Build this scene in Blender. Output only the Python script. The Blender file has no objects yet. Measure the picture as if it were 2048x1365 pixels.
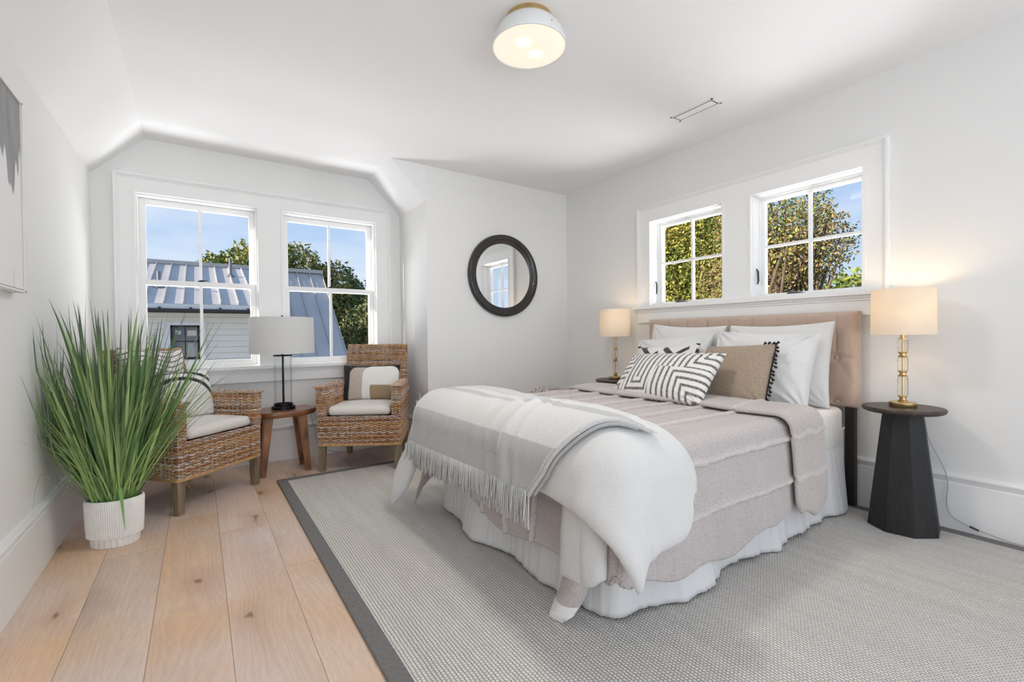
import bpy, bmesh, math, random
import numpy as np
from mathutils import Vector, Matrix

# ------------------------------------------------------------------ camera
sc = bpy.context.scene
F_ = (0.56435622, 0.82544847, -0.01169973)
R_ = (0.8253886, -0.56446551, -0.01059908)
U_ = (0.01535309, 0.00367517, 0.99987538)
cd = bpy.data.cameras.new('camera'); cam = bpy.data.objects.new('camera', cd)
sc.collection.objects.link(cam); sc.camera = cam
cd.sensor_width = 36.0; cd.lens = 917.213 / 2048 * 36.0; cd.clip_start = 0.02; cd.clip_end = 300
cam.matrix_world = Matrix(((R_[0], U_[0], -F_[0], 0), (R_[1], U_[1], -F_[1], 0), (R_[2], U_[2], -F_[2], 1.0), (0, 0, 0, 1)))

# ------------------------------------------------------------------ view, sky, sun, added fill lights
sc.view_settings.view_transform = 'Standard'; sc.view_settings.look = 'None'
sc.view_settings.exposure = 0.10; sc.view_settings.gamma = 1.0; sc.view_settings.use_curve_mapping = False
try:
    sc.cycles.max_bounces = 14; sc.cycles.diffuse_bounces = 7; sc.cycles.transparent_max_bounces = 24
    sc.cycles.sample_clamp_indirect = 8.0
except Exception: pass

w = bpy.data.worlds.new('sky'); sc.world = w; w.use_nodes = True
nt = w.node_tree; nt.nodes.clear()
o_ = nt.nodes.new('ShaderNodeOutputWorld'); bg = nt.nodes.new('ShaderNodeBackground')
tc = nt.nodes.new('ShaderNodeTexCoord'); sp = nt.nodes.new('ShaderNodeSeparateXYZ')
rm = nt.nodes.new('ShaderNodeValToRGB'); nz = nt.nodes.new('ShaderNodeTexNoise'); mp = nt.nodes.new('ShaderNodeMapping')
mx = nt.nodes.new('ShaderNodeMixRGB'); cr = nt.nodes.new('ShaderNodeValToRGB')
nt.links.new(tc.outputs['Generated'], sp.inputs[0]); nt.links.new(sp.outputs['Z'], rm.inputs[0])
rm.color_ramp.elements[0].position = 0.0; rm.color_ramp.elements[0].color = (0.66, 0.79, 0.93, 1)
rm.color_ramp.elements[1].position = 0.75; rm.color_ramp.elements[1].color = (0.22, 0.38, 0.72, 1)
e = rm.color_ramp.elements.new(0.22); e.color = (0.45, 0.61, 0.86, 1)
nt.links.new(tc.outputs['Generated'], mp.inputs[0]); mp.inputs['Scale'].default_value = (2.0, 2.0, 9.0)
nt.links.new(mp.outputs[0], nz.inputs['Vector']); nz.inputs['Scale'].default_value = 2.2; nz.inputs['Detail'].default_value = 6
cr.color_ramp.elements[0].position = 0.46; cr.color_ramp.elements[0].color = (0, 0, 0, 1)
cr.color_ramp.elements[1].position = 0.75; cr.color_ramp.elements[1].color = (0.6, 0.6, 0.6, 1)
nt.links.new(nz.outputs[0], cr.inputs[0]); nt.links.new(cr.outputs[0], mx.inputs[0])
nt.links.new(rm.outputs[0], mx.inputs[1]); mx.inputs[2].default_value = (0.80, 0.86, 0.93, 1)
nt.links.new(mx.outputs[0], bg.inputs[0]); bg.inputs[1].default_value = 1.0
nt.links.new(bg.outputs[0], o_.inputs[0])

sl = bpy.data.lights.new('sun', 'SUN'); sl.energy = 9.5; sl.angle = math.radians(0.6); sl.color = (1.0, 0.90, 0.76)
sun = bpy.data.objects.new('sun', sl); sc.collection.objects.link(sun)
sun.rotation_euler = Vector((0.92, -0.22, -0.32)).to_track_quat('-Z', 'Y').to_euler()

def area(name, loc, direction, sx, sy, power, col=(1, 1, 1)):
    l = bpy.data.lights.new(name, 'AREA'); l.shape = 'RECTANGLE'; l.size = sx; l.size_y = sy; l.energy = power; l.color = col
    o = bpy.data.objects.new(name, l); sc.collection.objects.link(o); o.location = loc
    o.rotation_euler = Vector(direction).to_track_quat('-Z', 'Y').to_euler(); return o
# added fill lights, level and upward, outside the back-wall openings to brighten the room
area('added_fill', (0.35, -1.80, 1.35), (0.0, 1, 0.15), 1.5, 2.0, 16, (0.90, 0.95, 1.0))
area('added_upward_fill', (0.35, -2.0, .45), (0.0, .75, 0.8), 1.5, 1.2, 38, (0.90, 0.95, 1.0))
area('added_fill', (2.25, -1.80, 1.35), (0.0, 1, 0.15), 1.5, 2.0, 5, (0.90, 0.95, 1.0))
area('added_upward_fill', (2.25, -2.0, .45), (0.0, .75, 0.8), 1.5, 1.2, 22, (0.90, 0.95, 1.0))

# unseen uplights added below the far and bed windows to brighten ceiling and walls
area('added_upward_fill', (0.5, 5.0, .35), (0.0, -.62, .78), 2.2, .7, 75, (0.97, 0.98, 1.0))
area('added_upward_fill', (3.85, 1.75, .85), (-.78, 0, .62), .6, 1.9, 85, (0.97, 0.98, 1.0))

# ------------------------------------------------------------------ helpers
C = sc.collection
PI = math.pi
rnd = random.Random(7)
nrs = np.random.RandomState(5)

def N(nt, t, **kw):
    n = nt.nodes.new(t)
    for k, v in kw.items():
        if k in n.inputs: n.inputs[k].default_value = v
        else: setattr(n, k, v)
    return n

def mat(name, col, rough=0.6, metal=0.0, noise=None, bump=None, sheen=0.0, attr=False, spec=0.5, coat=0.0, sub=0.0, trans=0.0):
    """noise=(scale, amount, stretch xyz)  bump=(scale, strength, distance, stretch)"""
    m = bpy.data.materials.new(name); m.use_nodes = True; nt = m.node_tree
    b = nt.nodes['Principled BSDF']
    b.inputs['Base Color'].default_value = (*col, 1); b.inputs['Roughness'].default_value = rough
    b.inputs['Metallic'].default_value = metal; b.inputs['Specular IOR Level'].default_value = spec
    b.inputs['Sheen Weight'].default_value = sheen; b.inputs['Coat Weight'].default_value = coat
    src = None
    if attr:
        a = N(nt, 'ShaderNodeVertexColor'); a.layer_name = 'Col'; src = a.outputs[0]
        nt.links.new(src, b.inputs['Base Color'])
    tcn = N(nt, 'ShaderNodeTexCoord')
    if noise:
        s, amt, st = noise if len(noise) == 3 else (*noise, (1, 1, 1))
        mpn = N(nt, 'ShaderNodeMapping'); mpn.inputs['Scale'].default_value = st
        nt.links.new(tcn.outputs['Object'], mpn.inputs[0])
        n = N(nt, 'ShaderNodeTexNoise', Scale=s, Detail=6.0); nt.links.new(mpn.outputs[0], n.inputs['Vector'])
        mr = N(nt, 'ShaderNodeMapRange'); mr.inputs[1].default_value = 0.3; mr.inputs[2].default_value = 0.7
        mr.inputs[3].default_value = 1 - amt; mr.inputs[4].default_value = 1 + amt
        nt.links.new(n.outputs[0], mr.inputs[0])
        vm = N(nt, 'ShaderNodeVectorMath', operation='SCALE')
        if src is not None: nt.links.new(src, vm.inputs[0])
        else: vm.inputs[0].default_value = col
        nt.links.new(mr.outputs[0], vm.inputs['Scale']); nt.links.new(vm.outputs[0], b.inputs['Base Color'])
    if bump:
        s, stg, dist = bump[:3]; st = bump[3] if len(bump) > 3 else (1, 1, 1)
        mpn = N(nt, 'ShaderNodeMapping'); mpn.inputs['Scale'].default_value = st
        nt.links.new(tcn.outputs['Object'], mpn.inputs[0])
        n = N(nt, 'ShaderNodeTexNoise', Scale=s, Detail=4.0); nt.links.new(mpn.outputs[0], n.inputs['Vector'])
        bp = N(nt, 'ShaderNodeBump', Strength=stg, Distance=dist)
        nt.links.new(n.outputs[0], bp.inputs['Height']); nt.links.new(bp.outputs[0], b.inputs['Normal'])
    return m

def emis(name, col, s):
    m = bpy.data.materials.new(name); m.use_nodes = True; nt = m.node_tree
    b = nt.nodes['Principled BSDF']; b.inputs['Base Color'].default_value = (*col, 1)
    b.inputs['Emission Color'].default_value = (*col, 1); b.inputs['Emission Strength'].default_value = s
    return m

def glassmat(name, tint=(1, 1, 1), gloss=0.06):
    m = bpy.data.materials.new(name); m.use_nodes = True; nt = m.node_tree; nt.nodes.clear()
    o = N(nt, 'ShaderNodeOutputMaterial'); t = N(nt, 'ShaderNodeBsdfTransparent'); t.inputs[0].default_value = (*tint, 1)
    g = N(nt, 'ShaderNodeBsdfGlossy'); g.inputs['Roughness'].default_value = 0.02
    f = N(nt, 'ShaderNodeFresnel'); f.inputs[0].default_value = 1.25
    mxx = N(nt, 'ShaderNodeMixShader')
    ml = N(nt, 'ShaderNodeMath', operation='MULTIPLY'); ml.inputs[1].default_value = gloss / 0.04
    nt.links.new(f.outputs[0], ml.inputs[0]); nt.links.new(ml.outputs[0], mxx.inputs[0])
    nt.links.new(t.outputs[0], mxx.inputs[1]); nt.links.new(g.outputs[0], mxx.inputs[2]); nt.links.new(mxx.outputs[0], o.inputs[0])
    return m

def shademat(name, col, tr):
    m = bpy.data.materials.new(name); m.use_nodes = True; nt = m.node_tree; nt.nodes.clear()
    o = N(nt, 'ShaderNodeOutputMaterial'); d = N(nt, 'ShaderNodeBsdfDiffuse'); d.inputs[0].default_value = (*col, 1)
    t = N(nt, 'ShaderNodeBsdfTranslucent'); t.inputs[0].default_value = (*col, 1)
    tcn = N(nt, 'ShaderNodeTexCoord'); n = N(nt, 'ShaderNodeTexNoise', Scale=90.0, Detail=2.0)
    mpn = N(nt, 'ShaderNodeMapping'); mpn.inputs['Scale'].default_value = (1, 1, 4)
    nt.links.new(tcn.outputs['Object'], mpn.inputs[0]); nt.links.new(mpn.outputs[0], n.inputs['Vector'])
    bp = N(nt, 'ShaderNodeBump', Strength=0.15, Distance=0.002); nt.links.new(n.outputs[0], bp.inputs['Height'])
    nt.links.new(bp.outputs[0], d.inputs['Normal'])
    mxx = N(nt, 'ShaderNodeMixShader'); mxx.inputs[0].default_value = tr
    nt.links.new(d.outputs[0], mxx.inputs[1]); nt.links.new(t.outputs[0], mxx.inputs[2]); nt.links.new(mxx.outputs[0], o.inputs[0])
    return m

class MB:
    def __init__(s): s.v = []; s.f = []; s.c = []; s.mi = []
    def add(s, vs, fs, col=None, mi=0):
        b = len(s.v); s.v.extend([tuple(float(x) for x in p) for p in vs]); s.f.extend([tuple(b + i for i in f) for f in fs])
        s.c.extend([col or (1, 1, 1)] * len(vs)) if (col is None or not isinstance(col, list)) else s.c.extend(col)
        s.mi.extend([mi] * len(fs)); return s
    def box(s, a, b, col=None, mi=0, M=None):
        x0, y0, z0 = a; x1, y1, z1 = b
        vs = [(x0, y0, z0), (x1, y0, z0), (x1, y1, z0), (x0, y1, z0), (x0, y0, z1), (x1, y0, z1), (x1, y1, z1), (x0, y1, z1)]
        if M is not None: vs = [tuple(M @ Vector(p)) for p in vs]
        return s.add(vs, [(0, 3, 2, 1), (4, 5, 6, 7), (0, 1, 5, 4), (1, 2, 6, 5), (2, 3, 7, 6), (3, 0, 4, 7)], col, mi)
    def frustum(s, c0, r0, c1, r1, n=4, rot=0.0, col=None, mi=0):
        vs = []
        for c, r in ((c0, r0), (c1, r1)):
            rx, ry = r if isinstance(r, tuple) else (r, r)
            for k in range(n):
                a = rot + 2 * PI * k / n; vs.append((c[0] + rx * math.cos(a), c[1] + ry * math.sin(a), c[2]))
        fs = [(k, (k + 1) % n, n + (k + 1) % n, n + k) for k in range(n)] + [tuple(range(n - 1, -1, -1)), tuple(range(n, 2 * n))]
        return s.add(vs, fs, col, mi)
    def lathe(s, prof, c=(0, 0, 0), n=32, axis='Z', sx=1, sy=1, mi=0, closed=False):
        vs = []
        for r, z in prof:
            for k in range(n):
                a = 2 * PI * k / n; p = (r * math.cos(a) * sx, r * math.sin(a) * sy, z)
                if axis == 'Y': p = (p[0], p[2], p[1])
                if axis == 'X': p = (p[2], p[0], p[1])
                vs.append((p[0] + c[0], p[1] + c[1], p[2] + c[2]))
        m = len(prof); fs = []
        for i in range(m if closed else m - 1):
            j = (i + 1) % m
            for k in range(n): fs.append((i * n + k, i * n + (k + 1) % n, j * n + (k + 1) % n, j * n + k))
        if not closed:
            if prof[0][0] > 1e-5: fs.append(tuple(range(n - 1, -1, -1)))
            if prof[-1][0] > 1e-5: fs.append(tuple((m - 1) * n + k for k in range(n)))
        return s.add(vs, fs, None, mi)
    def tube(s, pts, r, n=8, col=None, cap=True, mi=0):
        P = [Vector(p) for p in pts]; R = r if isinstance(r, (list, tuple, np.ndarray)) else [r] * len(P)
        vs = []; up = None
        for i, p in enumerate(P):
            t = (P[min(i + 1, len(P) - 1)] - P[max(i - 1, 0)]).normalized()
            if up is None: up = Vector((0, 0, 1)) if abs(t.z) < 0.9 else Vector((1, 0, 0))
            a = t.cross(up)
            if a.length < 1e-6: a = t.cross(Vector((0.3, 1, 0.1)))
            a.normalize(); b = a.cross(t).normalized(); up = b
            for k in range(n):
                q = 2 * PI * k / n; vs.append(p + (a * math.cos(q) + b * math.sin(q)) * R[i])
        fs = []
        for i in range(len(P) - 1):
            for k in range(n): fs.append((i * n + k, i * n + (k + 1) % n, (i + 1) * n + (k + 1) % n, (i + 1) * n + k))
        if cap: fs += [tuple(range(n - 1, -1, -1)), tuple((len(P) - 1) * n + k for k in range(n))]
        return s.add(vs, fs, col, mi)
    def grid(s, P, col=None, wrapu=False, flip=False, mi=0):
        nu, nv = P.shape[:2]; vs = P.reshape(-1, 3).tolist(); fs = []
        for i in range(nu if wrapu else nu - 1):
            j = (i + 1) % nu
            for k in range(nv - 1):
                q = (i * nv + k, j * nv + k, j * nv + k + 1, i * nv + k + 1)
                fs.append(q[::-1] if flip else q)
        cl = None
        if col is not None: cl = [tuple(c) for c in col.reshape(-1, 3).tolist()]
        b = len(s.v); s.v.extend(map(tuple, vs)); s.f.extend([tuple(b + i for i in f) for f in fs])
        s.c.extend(cl if cl else [(1, 1, 1)] * len(vs)); s.mi.extend([mi] * len(fs)); return s
    def build(s, name, m, parent=None, smooth=False, bevel=0.0, attr=False, weld=False, subsurf=0, angle=None):
        me = bpy.data.meshes.new(name); me.from_pydata(s.v, [], s.f)
        ms = m if isinstance(m, list) else [m]
        for x in ms: me.materials.append(x)
        if len(ms) > 1: me.polygons.foreach_set('material_index', s.mi)
        if attr:
            ca = me.color_attributes.new('Col', 'FLOAT_COLOR', 'POINT')
            arr = np.ones((len(s.v), 4), dtype=np.float32); arr[:, :3] = np.array(s.c, dtype=np.float32); ca.data.foreach_set('color', arr.ravel())
        if weld:
            bm = bmesh.new(); bm.from_mesh(me); bmesh.ops.remove_doubles(bm, verts=bm.verts, dist=1e-5)
            bmesh.ops.recalc_face_normals(bm, faces=bm.faces); bm.to_mesh(me); bm.free()
        if smooth:
            me.polygons.foreach_set('use_smooth', [True] * len(me.polygons))
            if angle is not None:
                try: me.set_sharp_from_angle(angle=math.radians(angle))
                except Exception: pass
        me.update()
        o = bpy.data.objects.new(name, me); C.objects.link(o)
        if parent is not None: o.parent = parent
        if bevel > 0:
            bv = o.modifiers.new('bevel', 'BEVEL'); bv.width = bevel; bv.segments = 2; bv.limit_method = 'ANGLE'
        return o

def tag(o, label, cat, group=None):
    o['label'] = label; o['category'] = cat
    if group: o['group'] = group
    return o
def thing(name, label, cat, loc=(0, 0, 0), rz=0.0, group=None):
    o = bpy.data.objects.new(name, None); o.empty_display_size = 0.1; C.objects.link(o)
    o.location = loc; o.rotation_euler = (0, 0, rz); return tag(o, label, cat, group)
def struct(o): o['kind'] = 'structure'; return o
def group_struct(name, loc=(0, 0, 0)):
    o = bpy.data.objects.new(name, None); C.objects.link(o); o.location = loc; o.empty_display_size = 0.1
    o['kind'] = 'structure'; return o

def snoise(P, scale, seed, octaves=3):
    """smooth pseudo noise from rotated sines; P (...,k)"""
    r = np.random.RandomState(seed); out = np.zeros(P.shape[:-1]); amp = 1.0; tot = 0; k = P.shape[-1]
    for o in range(octaves):
        for _ in range(5):
            d = r.normal(size=k); d /= np.linalg.norm(d); ph = r.uniform(0, 6.28); fr = r.uniform(0.7, 1.4)
            out += amp * np.sin((P @ d) * scale * fr * 6.28 + ph + 1.3 * np.sin((P @ r.normal(size=k)) * scale * 3.0 + ph)) / 5
        tot += amp; amp *= 0.5; scale *= 2.0
    return out / tot

def normals(P):
    du = np.gradient(P, axis=0); dv = np.gradient(P, axis=1); n = np.cross(du, dv)
    return n / (np.linalg.norm(n, axis=-1, keepdims=True) + 1e-12)

def sstep(a, b, x):
    t = np.clip((x - a) / (b - a), 0, 1); return t * t * (3 - 2 * t)

# ------------------------------------------------------------------ materials
M_wall = mat('white_wall_paint', (0.80, 0.80, 0.79), 0.75, bump=(180, 0.05, 0.001))
M_ceil = mat('ceiling_paint', (0.82, 0.82, 0.82), 0.85)
M_trim = mat('white_trim_paint', (0.86, 0.86, 0.855), 0.35)
M_black = mat('black_metal', (0.012, 0.012, 0.013), 0.35, 0.6)
M_brass = mat('antique_brass', (0.62, 0.45, 0.22), 0.28, 1.0, noise=(30, 0.08))
M_glass = glassmat('window_glass', (1, 1, 1), 0.003)
M_lglass = glassmat('clear_glass', (0.99, 0.995, 0.995), 0.010)
M_crystal = glassmat('amber_crystal', (0.985, 0.965, 0.93), 0.022)
M_blackwood = mat('black_stained_wood', (0.009, 0.009, 0.009), 0.6, noise=(14, 0.5, (6, 6, 0.6)), bump=(30, 0.25, 0.003, (4, 4, 0.4)))
M_linen = mat('white_linen', (0.80, 0.79, 0.77), 0.9, sheen=0.15, bump=(260, 0.25, 0.002))
M_white_cotton = mat('white_cotton', (0.84, 0.84, 0.84), 0.85, sheen=0.1, bump=(24, 0.25, 0.006))

# floor ------------------------------------------------------------
def floor_mat():
    m = bpy.data.materials.new('oak_planks'); m.use_nodes = True; nt = m.node_tree; L = nt.links.new
    b = nt.nodes['Principled BSDF']; b.inputs['Roughness'].default_value = 0.42
    tcn = N(nt, 'ShaderNodeTexCoord'); sx = N(nt, 'ShaderNodeSeparateXYZ'); L(tcn.outputs['Object'], sx.inputs[0])
    def math_(op, a, bv=None, c=None):
        n = N(nt, 'ShaderNodeMath', operation=op)
        for i, v in enumerate((a, bv, c)):
            if v is None: continue
            if hasattr(v, 'links'): L(v, n.inputs[i])
            else: n.inputs[i].default_value = v
        return n.outputs[0]
    X, Y = sx.outputs['X'], sx.outputs['Y']
    u = math_('DIVIDE', math_('SUBTRACT', X, 0.075 - 0.223 * 20), 0.223)
    row = math_('FLOOR', u); fu = math_('FRACT', u)
    wn = N(nt, 'ShaderNodeTexWhiteNoise', noise_dimensions='1D'); L(row, wn.inputs['W'])
    # rows as seen: joints at known places, random elsewhere
    off = math_('MULTIPLY', wn.outputs['Value'], 1.9)
    v = math_('DIVIDE', math_('ADD', math_('ADD', Y, off), 20), 1.9)
    pl = math_('FLOOR', v); fv = math_('FRACT', v)
    pid = math_('ADD', math_('MULTIPLY', row, 13.7), math_('MULTIPLY', pl, 7.31))
    w2 = N(nt, 'ShaderNodeTexWhiteNoise', noise_dimensions='1D'); L(pid, w2.inputs['W'])
    # grain coordinates warped per plank
    cx = N(nt, 'ShaderNodeCombineXYZ'); L(math_('ADD', X, math_('MULTIPLY', w2.outputs['Value'], 40)), cx.inputs[0])
    L(math_('MULTIPLY', Y, 0.16), cx.inputs[1]); L(math_('MULTIPLY', w2.outputs['Value'], 17.0), cx.inputs[2])
    warp = N(nt, 'ShaderNodeTexNoise', Scale=5.0, Detail=2.0); L(cx.outputs[0], warp.inputs['Vector'])
    wv = N(nt, 'ShaderNodeVectorMath', operation='SCALE'); L(warp.outputs['Color'], wv.inputs[0]); wv.inputs['Scale'].default_value = 0.22
    ad = N(nt, 'ShaderNodeVectorMath', operation='ADD'); L(cx.outputs[0], ad.inputs[0]); L(wv.outputs[0], ad.inputs[1])
    g = N(nt, 'ShaderNodeTexWave', wave_type='BANDS', bands_direction='X'); g.inputs['Scale'].default_value = 14.0
    g.inputs['Distortion'].default_value = 9.0; g.inputs['Detail'].default_value = 3.0; g.inputs['Detail Scale'].default_value = 1.5
    L(ad.outputs[0], g.inputs['Vector'])
    fine = N(nt, 'ShaderNodeTexNoise', Scale=120.0, Detail=3.0); L(ad.outputs[0], fine.inputs['Vector'])
    big = N(nt, 'ShaderNodeTexNoise', Scale=2.6, Detail=2.0); L(ad.outputs[0], big.inputs['Vector'])
    c1 = N(nt, 'ShaderNodeValToRGB'); L(w2.outputs['Value'], c1.inputs[0])
    els = c1.color_ramp.elements; els[0].position = 0; els[0].color = (0.60, 0.39, 0.22, 1); els[1].position = 1; els[1].color = (0.70, 0.60, 0.54, 1)
    ee = els.new(0.4); ee.color = (0.62, 0.46, 0.34, 1); ee = els.new(0.75); ee.color = (0.66, 0.53, 0.44, 1)
    hue = N(nt, 'ShaderNodeTexNoise', Scale=1.1, Detail=3.0); L(tcn.outputs['Object'], hue.inputs['Vector'])
    hmx = N(nt, 'ShaderNodeMixRGB'); hmr = N(nt, 'ShaderNodeMapRange'); hmr.inputs[1].default_value = .35; hmr.inputs[2].default_value = .65; L(hue.outputs[0], hmr.inputs[0]); L(hmr.outputs[0], hmx.inputs[0])
    hmx.inputs[1].default_value = (0.72, 0.44, 0.22, 1); hmx.inputs[2].default_value = (0.74, 0.66, 0.665, 1)
    hm2 = N(nt, 'ShaderNodeMixRGB'); hm2.inputs[0].default_value = .55; L(c1.outputs[0], hm2.inputs[1]); L(hmx.outputs[0], hm2.inputs[2])
    f1 = math_('ADD', math_('MULTIPLY', g.outputs['Fac'], 0.07), math_('MULTIPLY', fine.outputs[0], 0.26))
    f2 = math_('ADD', f1, math_('MULTIPLY', big.outputs[0], 0.55)); f3 = math_('ADD', f2, 0.58)
    sc1 = N(nt, 'ShaderNodeVectorMath', operation='SCALE'); L(hm2.outputs[0], sc1.inputs[0]); L(f3, sc1.inputs['Scale'])
    # knots
    kc = N(nt, 'ShaderNodeCombineXYZ'); L(math_('ADD', X, math_('MULTIPLY', row, 5.37)), kc.inputs[0]); L(math_('MULTIPLY', Y, 0.45), kc.inputs[1])
    kw = N(nt, 'ShaderNodeVectorMath', operation='ADD'); L(kc.outputs[0], kw.inputs[0])
    kn = N(nt, 'ShaderNodeTexNoise', Scale=9.0, Detail=3.0); L(kc.outputs[0], kn.inputs['Vector'])
    ks = N(nt, 'ShaderNodeVectorMath', operation='SCALE'); L(kn.outputs['Color'], ks.inputs[0]); ks.inputs['Scale'].default_value = 0.16
    L(ks.outputs[0], kw.inputs[1])
    vo = N(nt, 'ShaderNodeTexVoronoi', Scale=2.3); vo.voronoi_dimensions = '2D'; L(kw.outputs[0], vo.inputs['Vector'])
    kr = N(nt, 'ShaderNodeValToRGB'); L(vo.outputs['Distance'], kr.inputs[0])
    kr.color_ramp.elements[0].position = 0.02; kr.color_ramp.elements[0].color = (0.30, 0.21, 0.15, 1)
    kr.color_ramp.elements[1].position = 0.24; kr.color_ramp.elements[1].color = (1, 1, 1, 1)
    e3 = kr.color_ramp.elements.new(0.055); e3.color = (0.80, 0.74, 0.68, 1)
    mk = N(nt, 'ShaderNodeMixRGB', blend_type='MULTIPLY'); mk.inputs[0].default_value = 0.85
    L(sc1.outputs[0], mk.inputs[1]); L(kr.outputs[0], mk.inputs[2])
    # seams
    du = math_('MULTIPLY', math_('MINIMUM', fu, math_('SUBTRACT', 1.0, fu)), 0.223)
    dv = math_('MULTIPLY', math_('MINIMUM', fv, math_('SUBTRACT', 1.0, fv)), 1.9)
    dd = math_('MINIMUM', du, dv); sm = N(nt, 'ShaderNodeMapRange'); L(dd, sm.inputs[0])
    sm.inputs[1].default_value = 0.0004; sm.inputs[2].default_value = 0.0020; sm.inputs[3].default_value = 0.45; sm.inputs[4].default_value = 1.0
    sf = N(nt, 'ShaderNodeVectorMath', operation='SCALE'); L(mk.outputs[0], sf.inputs[0]); L(sm.outputs[0], sf.inputs['Scale'])
    L(sf.outputs[0], b.inputs['Base Color'])
    bp = N(nt, 'ShaderNodeBump', Strength=0.35, Distance=0.002); L(math_('ADD', sm.outputs[0], math_('MULTIPLY', fine.outputs[0], 0.12)), bp.inputs['Height'])
    L(bp.outputs[0], b.inputs['Normal']); return m
M_floor = floor_mat()

def rug_mat():
    m = bpy.data.materials.new('woven_rug'); m.use_nodes = True; nt = m.node_tree; L = nt.links.new
    b = nt.nodes['Principled BSDF']; b.inputs['Roughness'].default_value = 0.95
    tcn = N(nt, 'ShaderNodeTexCoord')
    mpn = N(nt, 'ShaderNodeMapping'); L(tcn.outputs['Object'], mpn.inputs[0])
    sx = N(nt, 'ShaderNodeSeparateXYZ')
    dn = N(nt, 'ShaderNodeTexNoise', Scale=25.0, Detail=2.0); L(tcn.outputs['Object'], dn.inputs['Vector'])
    dsn = N(nt, 'ShaderNodeVectorMath', operation='SCALE'); L(dn.outputs['Color'], dsn.inputs[0]); dsn.inputs['Scale'].default_value = 0.006
    dd = N(nt, 'ShaderNodeVectorMath', operation='ADD'); L(mpn.outputs[0], dd.inputs[0]); L(dsn.outputs[0], dd.inputs[1]); L(dd.outputs[0], sx.inputs[0])
    def mm(op, a, c=None):
        n = N(nt, 'ShaderNodeMath', operation=op)
        for i, v in enumerate((a, c)):
            if v is None: continue
            if hasattr(v, 'links'): L(v, n.inputs[i])
            else: n.inputs[i].default_value = v
        return n.outputs[0]
    # ribs run along Y (pitch 11 mm), knots every 9 mm with half offset
    px = mm('MULTIPLY', sx.outputs['X'], 1 / 0.0115); row = mm('FLOOR', px)
    a = mm('ABSOLUTE', mm('SINE', mm('MULTIPLY', px, PI)))
    half = mm('MULTIPLY', mm('MODULO', row, 2.0), 0.5)
    c = mm('ABSOLUTE', mm('SINE', mm('MULTIPLY', mm('ADD', mm('MULTIPLY', sx.outputs['Y'], 1 / 0.0115), half), PI)))
    h = mm('MULTIPLY', mm('POWER', a, 0.6), mm('ADD', mm('MULTIPLY', mm('POWER', c, 0.7), 0.75), 0.25))
    st = N(nt, 'ShaderNodeMapping'); st.inputs['Scale'].default_value = (9, 0.7, 1); L(tcn.outputs['Object'], st.inputs[0])
    n1 = N(nt, 'ShaderNodeTexNoise', Scale=2.0, Detail=5.0); L(st.outputs[0], n1.inputs['Vector'])
    n2 = N(nt, 'ShaderNodeTexNoise', Scale=160.0, Detail=2.0); L(tcn.outputs['Object'], n2.inputs['Vector'])
    rp = N(nt, 'ShaderNodeValToRGB'); L(h, rp.inputs[0])
    rp.color_ramp.elements[0].position = 0.05; rp.color_ramp.elements[0].color = (0.075, 0.072, 0.066, 1)
    rp.color_ramp.elements[1].position = 0.55; rp.color_ramp.elements[1].color = (0.70, 0.67, 0.63, 1)
    f = mm('ADD', mm('MULTIPLY', n1.outputs[0], 0.30), mm('ADD', mm('MULTIPLY', n2.outputs[0], 0.5), 0.56))
    s = N(nt, 'ShaderNodeVectorMath', operation='SCALE'); L(rp.outputs[0], s.inputs[0]); L(f, s.inputs['Scale']); L(s.outputs[0], b.inputs['Base Color'])
    bp = N(nt, 'ShaderNodeBump', Strength=0.7, Distance=0.004); L(h, bp.inputs['Height']); L(bp.outputs[0], b.inputs['Normal'])
    return m
M_rug = rug_mat()
M_rugb = mat('grey_cotton_tape', (0.165, 0.16, 0.155), 0.9, noise=(70, 0.15), bump=(220, 0.3, 0.002))

# ------------------------------------------------------------------ room shell
W, YM, YW, XL, XD, H, YB = 3.131, 3.572, 4.18, -0.59, 1.5845, 2.431, -1.55
KN = 2.137   # height where the slopes start
T = 0.16
struct(MB().box((XL - T, YB - T, -0.12), (W + T, YW + T, 0.0)).build('floor', M_floor))
# left wall
struct(MB().box((XL - T, YB - T, 0), (XL, YW + T, H + .1)).build('wall_left', M_wall))
# window wall with two openings
WO = [(-0.365, 0.412), (0.572, 1.360)]; WZ0, WZ1 = 0.782, 2.050
b = MB(); xs = [XL - T, WO[0][0], WO[0][1], WO[1][0], WO[1][1], XD + 0.02]
b.box((XL, YW, 0), (XD, YW + T, WZ0)); b.box((XL, YW, WZ1), (XD, YW + T, H + .1))
b.box((XL, YW, WZ0), (WO[0][0], YW + T, WZ1)); b.box((WO[0][1], YW, WZ0), (WO[1][0], YW + T, WZ1)); b.box((WO[1][1], YW, WZ0), (XD, YW + T, WZ1))
struct(b.build('wall_far', M_wall))
# cheek + mirror wall in one L-shaped block
struct(MB().box((XD, YM, 0), (W + T, YW + T, H + .1)).build('wall_mirror', M_wall))
# right wall with two openings
RO = [(1.858, 2.515), (1.015, 1.672)]; RZ0, RZ1 = 1.243, 1.944
b = MB()
b.box((W, YB - T, 0), (W + T, YM, RZ0)); b.box((W, YB - T, RZ1), (W + T, YM, H + .1))
b.box((W, RO[0][1], RZ0), (W + T, YM, RZ1)); b.box((W, RO[1][1], RZ0), (W + T, RO[0][0], RZ1)); b.box((W, YB - T, RZ0), (W + T, RO[1][0], RZ1))
struct(b.build('wall_right', M_wall))
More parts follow.
